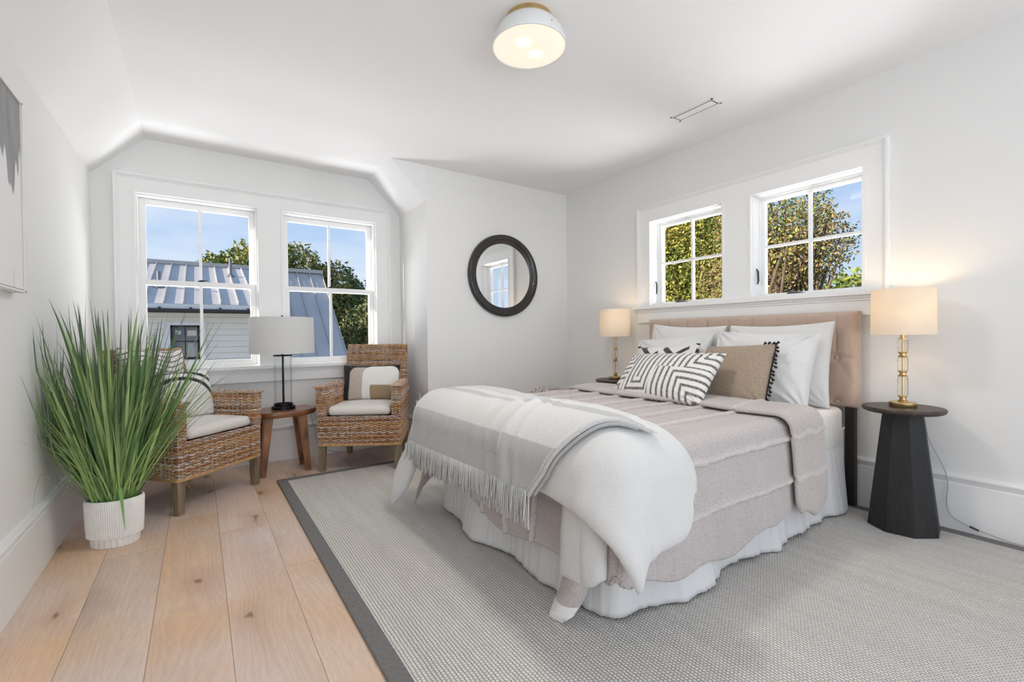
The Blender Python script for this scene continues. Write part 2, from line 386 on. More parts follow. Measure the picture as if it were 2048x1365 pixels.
# back wall behind the camera, two tall openings added to admit the fill lights
b = MB(); bw = [(-0.4, 1.1), (1.5, 3.0)]; z0, z1 = 0.35, 2.3
b.box((XL, YB - T, 0), (W, YB, z0)); b.box((XL, YB - T, z1), (W, YB, H + .1))
b.box((XL, YB - T, z0), (bw[0][0], YB, z1)); b.box((bw[0][1], YB - T, z0), (bw[1][0], YB, z1)); b.box((bw[1][1], YB - T, z0), (W, YB, z1))
struct(b.build('wall_back', M_wall))
# ceiling: flat part, slope along the left wall, slope on the right of the dormer
b = MB(); sl_x = -0.295
def prism_y(b, poly, y0, y1):
    n = len(poly); vs = [(x, y0, z) for x, z in poly] + [(x, y1, z) for x, z in poly]
    fs = [tuple(range(n - 1, -1, -1)), tuple(range(n, 2 * n))] + [(k, (k + 1) % n, n + (k + 1) % n, n + k) for k in range(n)]
    b.add(vs, [f[::-1] for f in fs])
prism_y(b, [(XL, KN), (sl_x, H), (W, H), (W, H + .12), (XL, H + .12)], YB, YM)
prism_y(b, [(XL, KN), (sl_x, H), (1.292, H), (XD, KN), (XD, H + .12), (XL, H + .12)], YM, YW)
struct(b.build('ceiling', M_ceil))

# baseboards ------------------------------------------------------
def base_prof(h=0.286):
    return [(0, 0), (0.017, 0), (0.017, h - 0.052), (0.011, h - 0.046), (0.013, h - 0.042), (0.026, h - 0.018), (0.026, h - 0.012), (0.018, h - 0.008), (0.016, h), (0, h)]
def run_prof(b, prof, p0, p1, n):
    d = Vector((p1[0] - p0[0], p1[1] - p0[1], 0)); k = len(prof); vs = []
    for p in (p0, p1):
        for t, z in prof: vs.append((p[0] + n[0] * t, p[1] + n[1] * t, z))
    fs = [(i, (i + 1) % k, k + (i + 1) % k, k + i) for i in range(k)] + [tuple(range(k - 1, -1, -1)), tuple(range(k, 2 * k))]
    b.add(vs, fs)
bb = base_prof()
b = MB(); run_prof(b, bb, (XL, YB), (XL, YW), (1, 0)); struct(b.build('baseboard_left', M_trim, weld=True))
b = MB(); run_prof(b, bb, (XL + .026, YW), (XD - .026, YW), (0, -1)); struct(b.build('baseboard_far', M_trim, weld=True))
b = MB(); run_prof(b, bb, (XD, YM - .026), (XD, YW), (-1, 0)); run_prof(b, bb, (XD, YM), (W, YM), (0, -1)); struct(b.build('baseboard_mirror', M_trim, weld=True))
b = MB(); run_prof(b, bb, (W, YB), (W, YM - .026), (-1, 0)); struct(b.build('baseboard_right', M_trim, weld=True))

# window casings: helper in a wall frame: (s along wall, d into room, z)
def wall_frame(kind):
    if kind == 'far': return lambda s, d, z: (s, YW - d, z)
    return lambda s, d, z: (W - d, s, z)
def fbox(b, fr, s0, s1, d0, d1, z0, z1):
    p = [fr(s, d, z) for z in (z0, z1) for s, d in ((s0, d0), (s1, d0), (s1, d1), (s0, d1))]
    b.add(p, [(0, 3, 2, 1), (4, 5, 6, 7), (0, 1, 5, 4), (1, 2, 6, 5), (2, 3, 7, 6), (3, 0, 4, 7)])
def casing(kind, name, s0, s1, z0, z1, openings, oz0, oz1, bandw=0.028):
    fr = wall_frame(kind); b = MB()
    # flat boards
    fbox(b, fr, s0 + bandw, s1 - bandw, 0, .018, oz1 + .004, z1 - bandw)
    edges = sorted(openings); xs = [s0 + bandw] + [v for o in edges for v in o] + [s1 - bandw]
    for i in range(0, len(xs), 2): fbox(b, fr, xs[i], xs[i + 1] - 0.0, 0, .018, z0, oz1 + .004)
    # back band
    for (d, wa, w_) in ((.034, 0, .012), (.028, .012, .020), (.022, .020, bandw)):
        fbox(b, fr, s0 + wa, s0 + w_, 0, d, z0, z1 - wa); fbox(b, fr, s1 - w_, s1 - wa, 0, d, z0, z1 - wa); fbox(b, fr, s0 + w_, s1 - w_, 0, d, z1 - w_, z1 - wa)
    # inner bead
    for o in edges:
        t = 0.010
        fbox(b, fr, o[0] - .004, o[0] + t, -.012, .023, z0, oz1 - t); fbox(b, fr, o[1] - t, o[1] + .004, -.012, .023, z0, oz1 - t); fbox(b, fr, o[0] - .004, o[1] + .004, -.012, .023, oz1 - t, oz1 + .003)
    return struct(b.build(name, M_trim, weld=False))
casing('far', 'trim_1', -0.470, 1.482, WZ0, 2.168, WO, WZ0, WZ1)
casing('right', 'trim_2', 0.905, 2.632, RZ0 - .02, 2.068, RO, RZ0, RZ1)
def sill(kind, name, s0, s1, ztop, apron):
    fr = wall_frame(kind); b = MB()
    fbox(b, fr, s0 - .035, s1 + .035, 0, .055, ztop - .026, ztop)
    fbox(b, fr, s0 - .022, s1 + .022, 0, .034, ztop - .042, ztop - .026)
    fbox(b, fr, s0 - .012, s1 + .012, 0, .024, ztop - .056, ztop - .042)
    fbox(b, fr, s0 - .006, s1 + .006, 0, .018, ztop - .056 - apron, ztop - .056)
    return struct(b.build(name, M_trim, bevel=.002))
sill('far', 'trim_3', -0.470, 1.482, WZ0, .075)
sill('right', 'trim_4', 0.905, 2.632, 1.236, .085)

# windows ----------------------------------------------------------
def rect_frame(b, fr, s0, s1, z0, z1, d0, d1, ws, wt, wb):
    fbox(b, fr, s0, s0 + ws, d0, d1, z0, z1); fbox(b, fr, s1 - ws, s1, d0, d1, z0, z1)
    fbox(b, fr, s0 + ws, s1 - ws, d0, d1, z1 - wt, z1); fbox(b, fr, s0 + ws, s1 - ws, d0, d1, z0, z0 + wb)
M_lock = mat('dark_bronze', (0.035, 0.033, 0.03), 0.35, 0.8)
M_screen = mat('grey_hardware', (0.10, 0.10, 0.10), 0.4, 0.5)
def hung_window(i, s0, s1):
    fr = wall_frame('far'); root = group_struct('window_%d' % i, (0.5 * (s0 + s1), YW, WZ0))
    def bl(b, nm, m, **k):
        o = b.build(nm, m, root, **k); o.matrix_parent_inverse = Matrix.Translation(-root.location); return o
    b = MB(); rect_frame(b, fr, s0, s1, WZ0, WZ1, -.15, -.005, .022, .022, .012); bl(b, 'jamb', M_trim)
    a0, a1 = s0 + .022, s1 - .022; zm = 1.415
    b = MB(); rect_frame(b, fr, a0, a1, zm - .018, WZ1 - .022, -.115, -.078, .040, .045, .036); bl(b, 'upper_sash', M_trim, bevel=.002)
    b = MB(); rect_frame(b, fr, a0, a1, WZ0 + .012, zm + .018, -.072, -.030, .040, .038, .040); bl(b, 'lower_sash', M_trim, bevel=.002)
    c = 0.5 * (a0 + a1)
    b = MB(); fbox(b, fr, c - .010, c + .010, -.105, -.088, zm, WZ1 - .06); bl(b, 'muntin', M_trim)
    b = MB(); fbox(b, fr, c - .010, c + .010, -.062, -.042, WZ0 + .04, zm - .01); bl(b, 'muntin', M_trim)
    b = MB(); fbox(b, fr, a0 + .035, a1 - .035, -.099, -.095, zm, WZ1 - .06); bl(b, 'pane', M_glass)
    b = MB(); fbox(b, fr, a0 + .035, a1 - .035, -.054, -.050, WZ0 + .04, zm - .01); bl(b, 'pane', M_glass)
    b = MB(); p = fr(c, -.055, zm + .018); b.lathe([(0.0, 0), (.022, 0), (.022, .006), (.012, .012), (0, .014)], p, 16)
    q = fr(c + .02, -.045, zm + .026); b.box((q[0] - .03, q[1] - .006, q[2]), (q[0] + .02, q[1] + .004, q[2] + .006)); bl(b, 'sash_lock', M_lock, smooth=True, angle=40)
hung_window(1, *WO[0]); hung_window(2, *WO[1])
def case_window(i, s0, s1):
    fr = wall_frame('right'); root = group_struct('window_%d' % i, (W, 0.5 * (s0 + s1), RZ0))
    def bl(b, nm, m, **k):
        o = b.build(nm, m, root, **k); o.matrix_parent_inverse = Matrix.Translation(-root.location); return o
    b = MB(); rect_frame(b, fr, s0, s1, RZ0 - .004, RZ1, -.155, -.004, .014, .014, .010)
    rect_frame(b, fr, s0 + .014, s1 - .014, RZ0 + .006, RZ1 - .014, -.150, -.075, .012, .012, .006); bl(b, 'jamb', M_trim)
    a0, a1 = s0 + .026, s1 - .026; z0, z1 = RZ0 + .010, RZ1 - .026
    b = MB(); rect_frame(b, fr, a0, a1, z0, z1, -.130, -.088, .024, .022, .014); bl(b, 'sash', M_trim, bevel=.002)
    c = 0.5 * (a0 + a1); zc = 0.5 * (z0 + z1) + .004
    b = MB(); fbox(b, fr, c - .009, c + .009, -.118, -.094, z0, z1); fbox(b, fr, a0, a1, -.117, -.095, zc - .009, zc + .009); bl(b, 'muntin', M_trim)
    b = MB(); fbox(b, fr, a0 + .02, a1 - .02, -.108, -.104, z0 + .01, z1 - .02); bl(b, 'pane', M_glass)
    b = MB(); p = fr(s1 - .014, -.045, 1.39)
    b.tube([(p[0], p[1] - .004, p[2] + .05), (p[0], p[1] - .012, p[2] + .03), (p[0] - .004, p[1] - .016, p[2] - .03), (p[0] - .002, p[1] - .010, p[2] - .055)], [.004, .006, .006, .004], 6)
    bl(b, 'latch_lever', M_lock, smooth=True)
    b = MB(); p = fr(c + .06, -.045, RZ0 + .006)
    b.add([(p[0] - .02, p[1] - .055, p[2]), (p[0] + .03, p[1] - .055, p[2]), (p[0] + .03, p[1] + .055, p[2]), (p[0] - .02, p[1] + .055, p[2]),
           (p[0] - .005, p[1] - .03, p[2] + .012), (p[0] + .02, p[1] - .03, p[2] + .012), (p[0] + .02, p[1] + .035, p[2] + .026), (p[0] - .005, p[1] + .035, p[2] + .026)],
          [(0, 3, 2, 1), (4, 5, 6, 7), (0, 1, 5, 4), (1, 2, 6, 5), (2, 3, 7, 6), (3, 0, 4, 7)])
    bl(b, 'crank_handle', M_screen, bevel=.003)
case_window(3, *RO[0]); case_window(4, *RO[1])

# ------------------------------------------------------------------ rug
t = thing('area_rug', 'large flat woven light grey rug with dark grey tape border under the bed', 'rug', (1.76, 1.65, 0))
RX0, RX1, RY0, RY1 = 0.435, 3.088, -0.25, 3.555
b = MB(); b.box((RX0 + .06 - 1.76, RY0 + .06 - 1.65, 0.001), (RX1 - .06 - 1.76, RY1 - .06 - 1.65, 0.011)); b.build('woven_field', M_rug, t)
b = MB(); x0, x1, y0, y1 = RX0 - 1.76, RX1 - 1.76, RY0 - 1.65, RY1 - 1.65; bw_ = .062
ring = [(x0, y0, x1, y1), (x0 + bw_, y0 + bw_, x1 - bw_, y1 - bw_)]
vs = []
for (a0, b0, a1, b1) in ring:
    for z in (0.0005, 0.0135): vs += [(a0, b0, z), (a1, b0, z), (a1, b1, z), (a0, b1, z)]
fs = []
for k in range(4):
    j = (k + 1) % 4
    fs += [(k, j, 4 + j, 4 + k), (8 + j, 8 + k, 12 + k, 12 + j), (4 + k, 4 + j, 12 + j, 12 + k), (j, k, 8 + k, 8 + j)]
b.add(vs, fs); b.build('tape_border', M_rugb, t, bevel=.004)

# ------------------------------------------------------------------ ceiling lamp, vent, mirror, canvas, outlet
t = thing('ceiling_light', 'white dome flush ceiling light with brass cap and glowing frosted lens', 'ceiling light', (1.257, 1.675, H))
b = MB(); b.lathe([(0, 0), (.105, 0), (.108, -.006), (.108, -.022), (.102, -.026), (0, -.026)][::-1], (0, 0, 0), 48); b.build('canopy', M_brass, t, smooth=True, angle=35)
b = MB(); b.lathe([(.098, -.020), (.116, -.028), (.134, -.044), (.150, -.068), (.160, -.092), (.166, -.112), (.1685, -.124), (.1685, -.130), (.164, -.130), (.161, -.112), (.154, -.090), (.144, -.067), (.128, -.046), (.110, -.032), (.094, -.024)], (0, 0, 0), 72, closed=True)
b.build('shade', mat('white_enamel', (0.78, 0.80, 0.80), 0.35), t, smooth=True)
ML = bpy.data.materials.new('frosted_lens'); ML.use_nodes = True; nt = ML.node_tree; bs = nt.nodes['Principled BSDF']
bs.inputs['Base Color'].default_value = (.25, .24, .22, 1); bs.inputs['Emission Strength'].default_value = .93
tcn = N(nt, 'ShaderNodeTexCoord'); prev = None
for cx_, cy_ in ((-.045, -.018), (.05, .02)):
    vm = N(nt, 'ShaderNodeVectorMath', operation='DISTANCE'); vm.inputs[1].default_value = (cx_, cy_, -.127); nt.links.new(tcn.outputs['Object'], vm.inputs[0])
    mr = N(nt, 'ShaderNodeMapRange'); mr.interpolation_type = 'SMOOTHSTEP'; mr.inputs[1].default_value = 0.0; mr.inputs[2].default_value = .05; mr.inputs[3].default_value = 1; mr.inputs[4].default_value = 0
    nt.links.new(vm.outputs['Value'], mr.inputs[0])
    if prev is None: prev = mr.outputs[0]
    else:
        mm_ = N(nt, 'ShaderNodeMath', operation='MAXIMUM'); nt.links.new(prev, mm_.inputs[0]); nt.links.new(mr.outputs[0], mm_.inputs[1]); prev = mm_.outputs[0]
mxc = N(nt, 'ShaderNodeMixRGB'); mxc.inputs[1].default_value = (0.90, 0.77, 0.62, 1); mxc.inputs[2].default_value = (1.2, 1.12, 0.98, 1)
nt.links.new(prev, mxc.inputs[0]); nt.links.new(mxc.outputs[0], bs.inputs['Emission Color'])
b = MB(); b.lathe([(0, -.1275), (.08, -.127), (.1635, -.125), (.1635, -.121), (0, -.123)], (0, 0, 0), 64); b.build('lens', ML, t, smooth=True)
for a in (30, 150, 270):
    ca, sa = math.cos(math.radians(a)), math.sin(math.radians(a)); b = MB(); b.lathe([(0, -.006), (.004, -.006), (.004, 0), (0, .002)], (.160 * ca, .160 * sa, -.092), 10); b.build('thumb_screw', M_brass, t, smooth=True)
ll = bpy.data.lights.new('ceiling_bulb', 'AREA'); ll.shape = 'DISK'; ll.size = 0.28; ll.energy = 13; ll.color = (1.0, 0.94, 0.86)
lo = bpy.data.objects.new('ceiling_bulb', ll); C.objects.link(lo); lo.location = (1.257, 1.675, H - .138)

t = thing('ceiling_vent', 'slim white rectangular air vent with dark slots in the ceiling', 'vent', (2.648, 1.767, H))
b = MB(); rw, rl = .052, .150
b.box((-rw, -rl, -.003), (-rw + .012, rl, 0)); b.box((rw - .012, -rl, -.003), (rw, rl, 0)); b.box((-rw, -rl, -.003), (rw, -rl + .012, 0)); b.box((-rw, rl - .012, -.003), (rw, rl, 0)); b.build('frame', M_trim, t)
b = MB(); b.box((-rw + .011, -rl + .011, -.0012), (rw - .011, rl - .011, -.0002)); b.build('slot', mat('vent_slot', (0.06, 0.06, 0.06), 0.8), t)
b = MB(); b.box((-rw + .021, -rl + .021, -.004), (rw - .021, rl - .021, -.001)); b.build('plate', M_trim, t)

# round mirror
t = thing('round_mirror', 'round wall mirror in a wide dark bronze moulded frame', 'mirror', (2.352, YM, 1.556))
prof = [(.281, 0), (.281, .002), (.300, .012), (.312, .020), (.318, .021), (.324, .020), (.330, .026), (.350, .040), (.368, .040), (.376, .034), (.378, .020), (.380, 0)]
MF = mat('dark_bronze_wood', (0.016, 0.012, 0.010), 0.32, noise=(20, 0.35), bump=(60, 0.1, 0.002), coat=0.3)
b = MB(); b.lathe([(r, -z) for r, z in prof], (0, 0, 0), 96, axis='Y', closed=True)
b.build('frame', MF, t, smooth=True, weld=True)
MM = mat('mirror_silver', (0.86, 0.87, 0.87), 0.0, 1.0)
b = MB(); b.lathe([(0, -.010), (.30, -.010), (.30, -.004), (0, -.004)], (0, 0, 0), 96, axis='Y'); b.build('mirror_glass', MM, t)

# canvas on the left wall
def canvas():
    y0, y1, z0, z1 = 1.05, 2.535, 1.185, 1.918; n, m_ = 160, 320
    t = thing('canvas_painting', 'large abstract canvas in grey and white brush strokes in a thin white frame', 'painting', (XL, .5 * (y0 + y1), .5 * (z0 + z1)))
    yy, zz = np.meshgrid(np.linspace(y0 + .012, y1 - .012, m_), np.linspace(z0 + .012, z1 - .012, n), indexing='ij')
    P = np.stack([np.full_like(yy, .036), yy - .5 * (y0 + y1), zz - .5 * (z0 + z1)], -1)
    u = (yy - y0) / (y1 - y0); v = (zz - z0) / (z1 - z0)
    q = np.stack([yy * 1.0, zz * 1.0], -1); a = snoise(q * [3.0, 1.6], 1.0, 11, 3); c = snoise(q * [6, 1.2], 1.6, 3, 3)
    col = np.full(P.shape, 0.80); dark = sstep(.02, .06, a * .22 + (v - .54) + .10 * np.sin(u * 61 + 2.0) + .04 * np.sin(u * 170))
    col = col * (1 - dark[..., None]) + dark[..., None] * (np.array([.30, .30, .305]) + .12 * c[..., None])
    light = sstep(.35, .45, c) * sstep(.8, .95, v); col = col * (1 - light[..., None]) + light[..., None] * .72
    st = sstep(.5, .56, snoise(q * [9, .8], 1.7, 8, 2)) * sstep(.7, .3, v); col = col * (1 - .45 * st[..., None])
    b = MB(); b.grid(P, col); b.build('painted_canvas', mat('canvas_paint', (1, 1, 1), 0.8, attr=True, bump=(90, .2, .002)), t, attr=True, smooth=True)
    b = MB(); A = (y0 - .5 * (y0 + y1), y1 - .5 * (y0 + y1)); B = (z0 - .5 * (z0 + z1), z1 - .5 * (z0 + z1))
    b.box((0.001, A[0], B[0]), (.042, A[1], B[0] + .008)); b.box((0.001, A[0], B[1] - .008), (.042, A[1], B[1])); b.box((0.001, A[0], B[0]), (.042, A[0] + .008, B[1])); b.box((0.001, A[1] - .008, B[0]), (.042, A[1], B[1]))
    b.build('frame', mat('pale_frame', (.78, .77, .75), .5), t)
    b = MB(); b.box((.004, A[0] + .010, B[0] + .009), (.034, A[1] - .010, B[1] - .009)); b.build('backing', M_black, t)
canvas()

t = thing('wall_outlet', 'white outlet plate with plug low on the narrow dormer cheek wall', 'outlet', (XD, 3.775, .45))
b = MB(); b.box((-.006, -.036, -.058), (0, .036, .058)); b.build('cover_plate', M_trim, t, bevel=.002)
b = MB()
for dz in (-.022, .022):
    b.box((-.0075, -.016, dz - .014), (-.005, .016, dz + .014))
b.build('socket', mat('socket_white', (.7, .7, .7), .4), t)
b = MB(); b.box((-.030, -.012, -.034), (-.0075, .012, -.010)); b.build('plug', M_trim, t, bevel=.003)

# ------------------------------------------------------------------ drum lamp by the window
MSH = shademat('white_shade_fabric', (0.80, 0.80, 0.79), 0.30)
MSW = shademat('cream_shade_fabric', (0.85, 0.80, 0.72), 0.42)
def drum(b, r0, r1, z0, z1, n=64, t=.002):
    b.lathe([(r0, z0), (r1, z1), (r1 - t, z1), (r0 - t, z0)], (0, 0, 0), n, closed=True)
TZ = 0.466
t = thing('drum_lamp', 'unlit table lamp with wide white drum shade and clear glass cylinder', 'lamp', (0.523, 3.83, TZ))
b = MB(); b.lathe([(0, 0), (.082, 0), (.082, .020), (.079, .024), (.062, .024), (.062, .030), (.066, .034), (.066, .042), (.060, .042), (.058, .030), (0, .030)], (0, 0, 0), 48); b.build('base', M_black, t, smooth=True, angle=35)
b = MB(); b.lathe([(0, .025), (.0075, .025), (.0075, .425), (.014, .425), (.014, .470), (.006, .475), (.004, .68), (.008, .685), (.010, .695), (.006, .704), (0, .706)], (0, 0, 0), 20)
b.lathe([(0, .398), (.064, .398), (.066, .402), (.064, .408), (0, .408)], (0, 0, 0), 40); b.build('stem', M_black, t, smooth=True, angle=35)
b = MB(); b.lathe([(.0625, .031), (.0625, .398), (.0605, .398), (.0605, .031)], (0, 0, 0), 48, closed=True); b.build('glass_cylinder', M_lglass, t, smooth=True, angle=40)
b = MB(); drum(b, .222, .218, .420, .688); sh = b.build('lamp_shade', MSH, t, smooth=True, angle=40)
b = MB()
for a in (0, 120, 240):
    ca, sa = math.cos(math.radians(a)), math.sin(math.radians(a)); b.tube([(0, 0, .675), (.217 * ca, .217 * sa, .682)], .002, 6)
b.build('spider', M_black, t)

# ------------------------------------------------------------------ brass bedside lamps
def bedside_lamp(loc, label, power):
    t = thing('bedside_lamp', label, 'lamp', loc, group='brass and crystal bedside lamps')
    b = MB(); b.lathe([(0, 0), (.053, 0), (.055, .003), (.055, .020), (.052, .024), (.020, .026), (.013, .030), (0, .030)], (0, 0, 0), 48); b.build('base', M_brass, t, smooth=True, angle=35)
    # brass spools and rod
    def spool(z): return [(.007, z), (.020, z), (.021, z + .004), (.013, z + .010), (.013, z + .018), (.021, z + .025), (.020, z + .029), (.007, z + .029)]
    p = [(0, .024)] + spool(.026)[0:] + [(.0035, .056)] + [(.0035, .150)] + spool(.152) + [(.0035, .182), (.0035, .246)] + spool(.224 + .024) + [(.0035, .278), (.0035, .338), (.020, .339), (.020, .343), (.0105, .345), (.0105, .385), (.005, .387), (.005, .60), (0, .60)]
    b = MB(); b.lathe(p, (0, 0, 0), 28); b.build('stem', M_brass, t, smooth=True, angle=40)
    for z0, z1 in ((.057, .150), (.183, .246), (.279, .337)):
        b = MB(); b.lathe([(.006, z0), (.018, z0), (.022, z0 + .005), (.022, z1 - .005), (.018, z1), (.006, z1)], (0, 0, 0), 28); b.build('crystal', M_crystal, t, smooth=True, angle=40)
    b = MB(); drum(b, .129, .126, .362, .590); b.build('lamp_shade', MSW, t, smooth=True, angle=40)
    b = MB()
    for a in (20, 140, 260):
        ca, sa = math.cos(math.radians(a)), math.sin(math.radians(a)); b.tube([(0, 0, .575), (.125 * ca, .125 * sa, .584)], .0015, 6)
    b.build('spider', M_brass, t)
    b = MB(); b.lathe([(0, .43), (.012, .432), (.022, .455), (.024, .475), (.016, .495), (0, .502)], (0, 0, 0), 16)
    b.build('bulb', emis('warm_bulb', (1, .78, .5), 6), t, smooth=True)
    l = bpy.data.lights.new('lamp_glow', 'POINT'); l.energy = power; l.color = (1.0, .72, .42); l.shadow_soft_size = .03
    o = bpy.data.objects.new('lamp_glow', l); C.objects.link(o); o.location = (loc[0], loc[1], loc[2] + .535)
    return t
NR = (2.925, .795); NL = (2.915, 2.715); NZ = .622
bedside_lamp((NR[0], NR[1], NZ), 'lit brass and crystal lamp with cream drum shade on the nearer black nightstand', 2.0)
bedside_lamp((NL[0], NL[1], NZ), 'lit brass and crystal lamp with cream drum shade on the far corner nightstand', 1.15)
def nightstand(c, label):
    t = thing('nightstand', label, 'side table', (c[0], c[1], 0.012), group='black pedestal nightstands')
    b = MB(); b.lathe([(0, .583), (.150, .583), (.160, .588), (.166, .597), (.166, .603), (.162, .609), (0, .610)], (0, 0, 0), 64); b.build('table_top', mat('dark_stained_top', (.045, .032, .025), .4, noise=(10, .4, (1, 8, 1)), bump=(20, .1, .002, (1, 8, 1))), t, smooth=True, angle=40)
    b = MB(); b.frustum((0, 0, 0), .148, (0, 0, .583), .084, 8, PI / 8 + .18); b.build('pedestal', M_blackwood, t, bevel=.003)
    return t
nightstand(NR, 'black octagonal pedestal nightstand standing right of the bed, cord behind it')
nightstand(NL, 'black octagonal pedestal nightstand in the far corner beyond the pillows')
def bez(pts, n=40):
    P = np.array(pts, float); out = []
    for i in range(len(P) - 1):
        p0 = P[max(i - 1, 0)]; p1 = P[i]; p2 = P[i + 1]; p3 = P[min(i + 2, len(P) - 1)]
        for k in range(n // (len(P) - 1) + 1):
            s = k / (n // (len(P) - 1) + 1)
            out.append(.5 * ((2 * p1) + (-p0 + p2) * s + (2 * p0 - 5 * p1 + 4 * p2 - p3) * s * s + (-p0 + 3 * p1 - 3 * p2 + p3) * s ** 3))
    out.append(P[-1]); return [tuple(p) for p in out]
M_cordw = mat('clear_grey_cord', (.42, .42, .40), .4)
M_cordb = mat('dark_cord', (.05, .05, .05), .4)
b = MB(); b.tube(bez([(2.985, .80, .628), (3.085, .80, .60), (3.100, .757, .55), (3.100, .735, .44), (3.092, .667, .275), (3.092, .665, .12), (3.090, .625, .06), (3.085, .50, .028), (3.085, .40, .018), (3.08, .1, .018)], 90), .0022, 6)
cord1 = tag(b.build('lamp_cord', M_cordw, None, smooth=True), 'thin grey cord drooping behind the nearer nightstand along the baseboard', 'cord')
b = MB(); sw = bez([(3.087, .582, .046), (3.085, .55, .036)], 4); b.tube(sw, .0055, 8); o = b.build('inline_switch', M_cordb, cord1, smooth=True)
b = MB(); b.tube(bez([(.585, 3.83, .470), (.70, 3.90, .462), (.752, 3.93, .30), (.82, 4.05, .10), (1.0, 4.12, .006), (1.3, 4.08, .006), (1.52, 4.0, .006), (1.545, 3.86, .10), (1.52, 3.84, .33), (1.535, 3.79, .40), (1.548, 3.775, .425)], 120), .002, 6)
tag(b.build('lamp_cord', M_cordw, None, smooth=True), 'clear cord running from the drum lamp behind the right wicker chair to the outlet', 'cord')

# ------------------------------------------------------------------ live edge side table
M_acacia = mat('acacia_wood', (.20, .075, .030), .32, noise=(5, .55, (1.5, 1.5, 1)), bump=(30, .1, .002, (1, 4, 1)), coat=.3)
M_acleg = mat('acacia_legs', (.235, .095, .036), .38, noise=(7, .6, (4, 4, .8)), coat=.2)
t = thing('side_table', 'small reddish live-edge wooden side table between the wicker chairs', 'side table', (.515, 3.82, 0))
n = 72; ring = []
for k in range(n):
    a = 2 * PI * k / n; r = .212 + .010 * math.sin(2 * a + .6) + .008 * math.sin(3 * a + 2) + .004 * math.sin(9 * a)
    if abs(a - 5.35) < .28: r += .013 * math.cos((a - 5.35) / .28 * PI / 2)
    ring.append((r * math.cos(a) * 1.08, r * math.sin(a) * .90))
b = MB(); vs = []
for z, s in ((.424, .90), (.426, .955), (.440, 1.0), (.458, .995), (.4655, .975)): vs += [(x * s, y * s, z) for x, y in ring]
fs = [(l * n + k, l * n + (k + 1) % n, (l + 1) * n + (k + 1) % n, (l + 1) * n + k) for l in range(4) for k in range(n)] + [tuple(range(n - 1, -1, -1)), tuple(4 * n + k for k in range(n))]
b.add(vs, fs); b.build('table_top', M_acacia, t, smooth=True, angle=50)
for (tx, ty, bx, by) in ((-.105, -.085, -.148, -.095), (.120, -.075, .158, -.085), (.105, .085, .150, .120), (-.105, .09, -.16, .13)):
    b = MB(); w0, w1 = .030, .019
    b.add([(bx - w1, by - w1, 0), (bx + w1, by - w1, 0), (bx + w1, by + w1, 0), (bx - w1, by + w1, 0), (tx - w0, ty - w0, .43), (tx + w0, ty - w0, .43), (tx + w0, ty + w0, .43), (tx - w0, ty + w0, .43)],
          [(0, 3, 2, 1), (4, 5, 6, 7), (0, 1, 5, 4), (1, 2, 6, 5), (2, 3, 7, 6), (3, 0, 4, 7)])
    b.build('leg', M_acleg, t, bevel=.005)

# ------------------------------------------------------------------ wicker chairs
PAL = np.array([(.50, .235, .09), (.60, .32, .13), (.36, .165, .075), (.55, .40, .28), (.54, .45, .42), (.72, .65, .64), (.24, .11, .055), (.64, .41, .19), (.62, .55, .55)])
def weave(b, S, lu, lv, pitch=.0086, stake=.030, seed=0, r=.0041, amp=.0038, double=False):
    """strands run along u, stakes along v; S(u,v)->point arrays, u,v in 0..1"""
    rs = np.random.RandomState(seed); rows = max(2, int(lv / pitch)); ns = max(2, int(round(lu / stake)))
    m = ns * 4 + 1; u = np.linspace(0, 1, m)
    e = 1e-3
    def nrm(uu, vv):
        du = S(np.clip(uu + e, 0, 1), vv) - S(np.clip(uu - e, 0, 1), vv); dv = S(uu, np.clip(vv + e, 0, 1)) - S(uu, np.clip(vv - e, 0, 1))
        du /= np.linalg.norm(du, axis=-1, keepdims=True) + 1e-9; dv /= np.linalg.norm(dv, axis=-1, keepdims=True) + 1e-9
        return np.cross(du, dv), dv
    K = 5; ang = np.arange(K) * 2 * PI / K
    for j in range(rows):
        v = np.full(m, (j + .5) / rows)
        P = S(u, v); Nn, Dv = nrm(u, v)
        ph = PI * (j // 2 if double else j)
        wob = .0011 * np.sin(u * 23 + rs.uniform(0, 6)) + rs.uniform(-.0008, .0008)
        P = P + Nn * (amp * np.cos(u * ns * PI + ph))[:, None] + Dv * wob[:, None]
        rr = r * rs.uniform(.85, 1.1)
        tube = P[:, None, :] + (Nn[:, None, :] * np.cos(ang)[None, :, None] * .8 + Dv[:, None, :] * np.sin(ang)[None, :, None] * 1.0) * rr
        tube = np.concatenate([tube, tube[:, :1]], 1)
        c0 = PAL[rs.randint(len(PAL))] * rs.uniform(.8, 1.15); c1 = PAL[rs.randint(len(PAL))]; c2 = PAL[rs.randint(len(PAL))]
        k1 = (.5 + .5 * np.sin(u * rs.uniform(4, 11) + rs.uniform(0, 6)))[:, None]; k2 = (np.sin(u * 31 + rs.uniform(0, 6)) > .6)[:, None] * .5
        cc = c0 * (1 - k1) + c1 * k1; cc = cc * (1 - k2) + c2 * k2
        cc = np.clip(cc * (.92 + .16 * rs.rand(m, 1)), 0, 1)
        b.grid(tube, np.repeat(cc[:, None, :], K + 1, 1))
    # stakes
    m2 = 10; v = np.linspace(0, 1, m2)
    for k in range(ns + 1):
        if k == 0 or k == ns: continue
        uu = np.full(m2, (k + 0.5 - .5) / ns); P = S(uu, v); Nn, Dv = nrm(uu, v); Du = np.cross(Dv, Nn)
        for off in (-.0045, .0045):
            tube = P[:, None, :] + Du[:, None, :] * off + (Nn[:, None, :] * np.cos(ang)[None, :, None] + Du[:, None, :] * np.sin(ang)[None, :, None]) * .0034
            tube = np.concatenate([tube, tube[:, :1]], 1)
            b.grid(tube, np.tile(PAL[rs.randint(4)] * .9, (m2, K + 1, 1)))
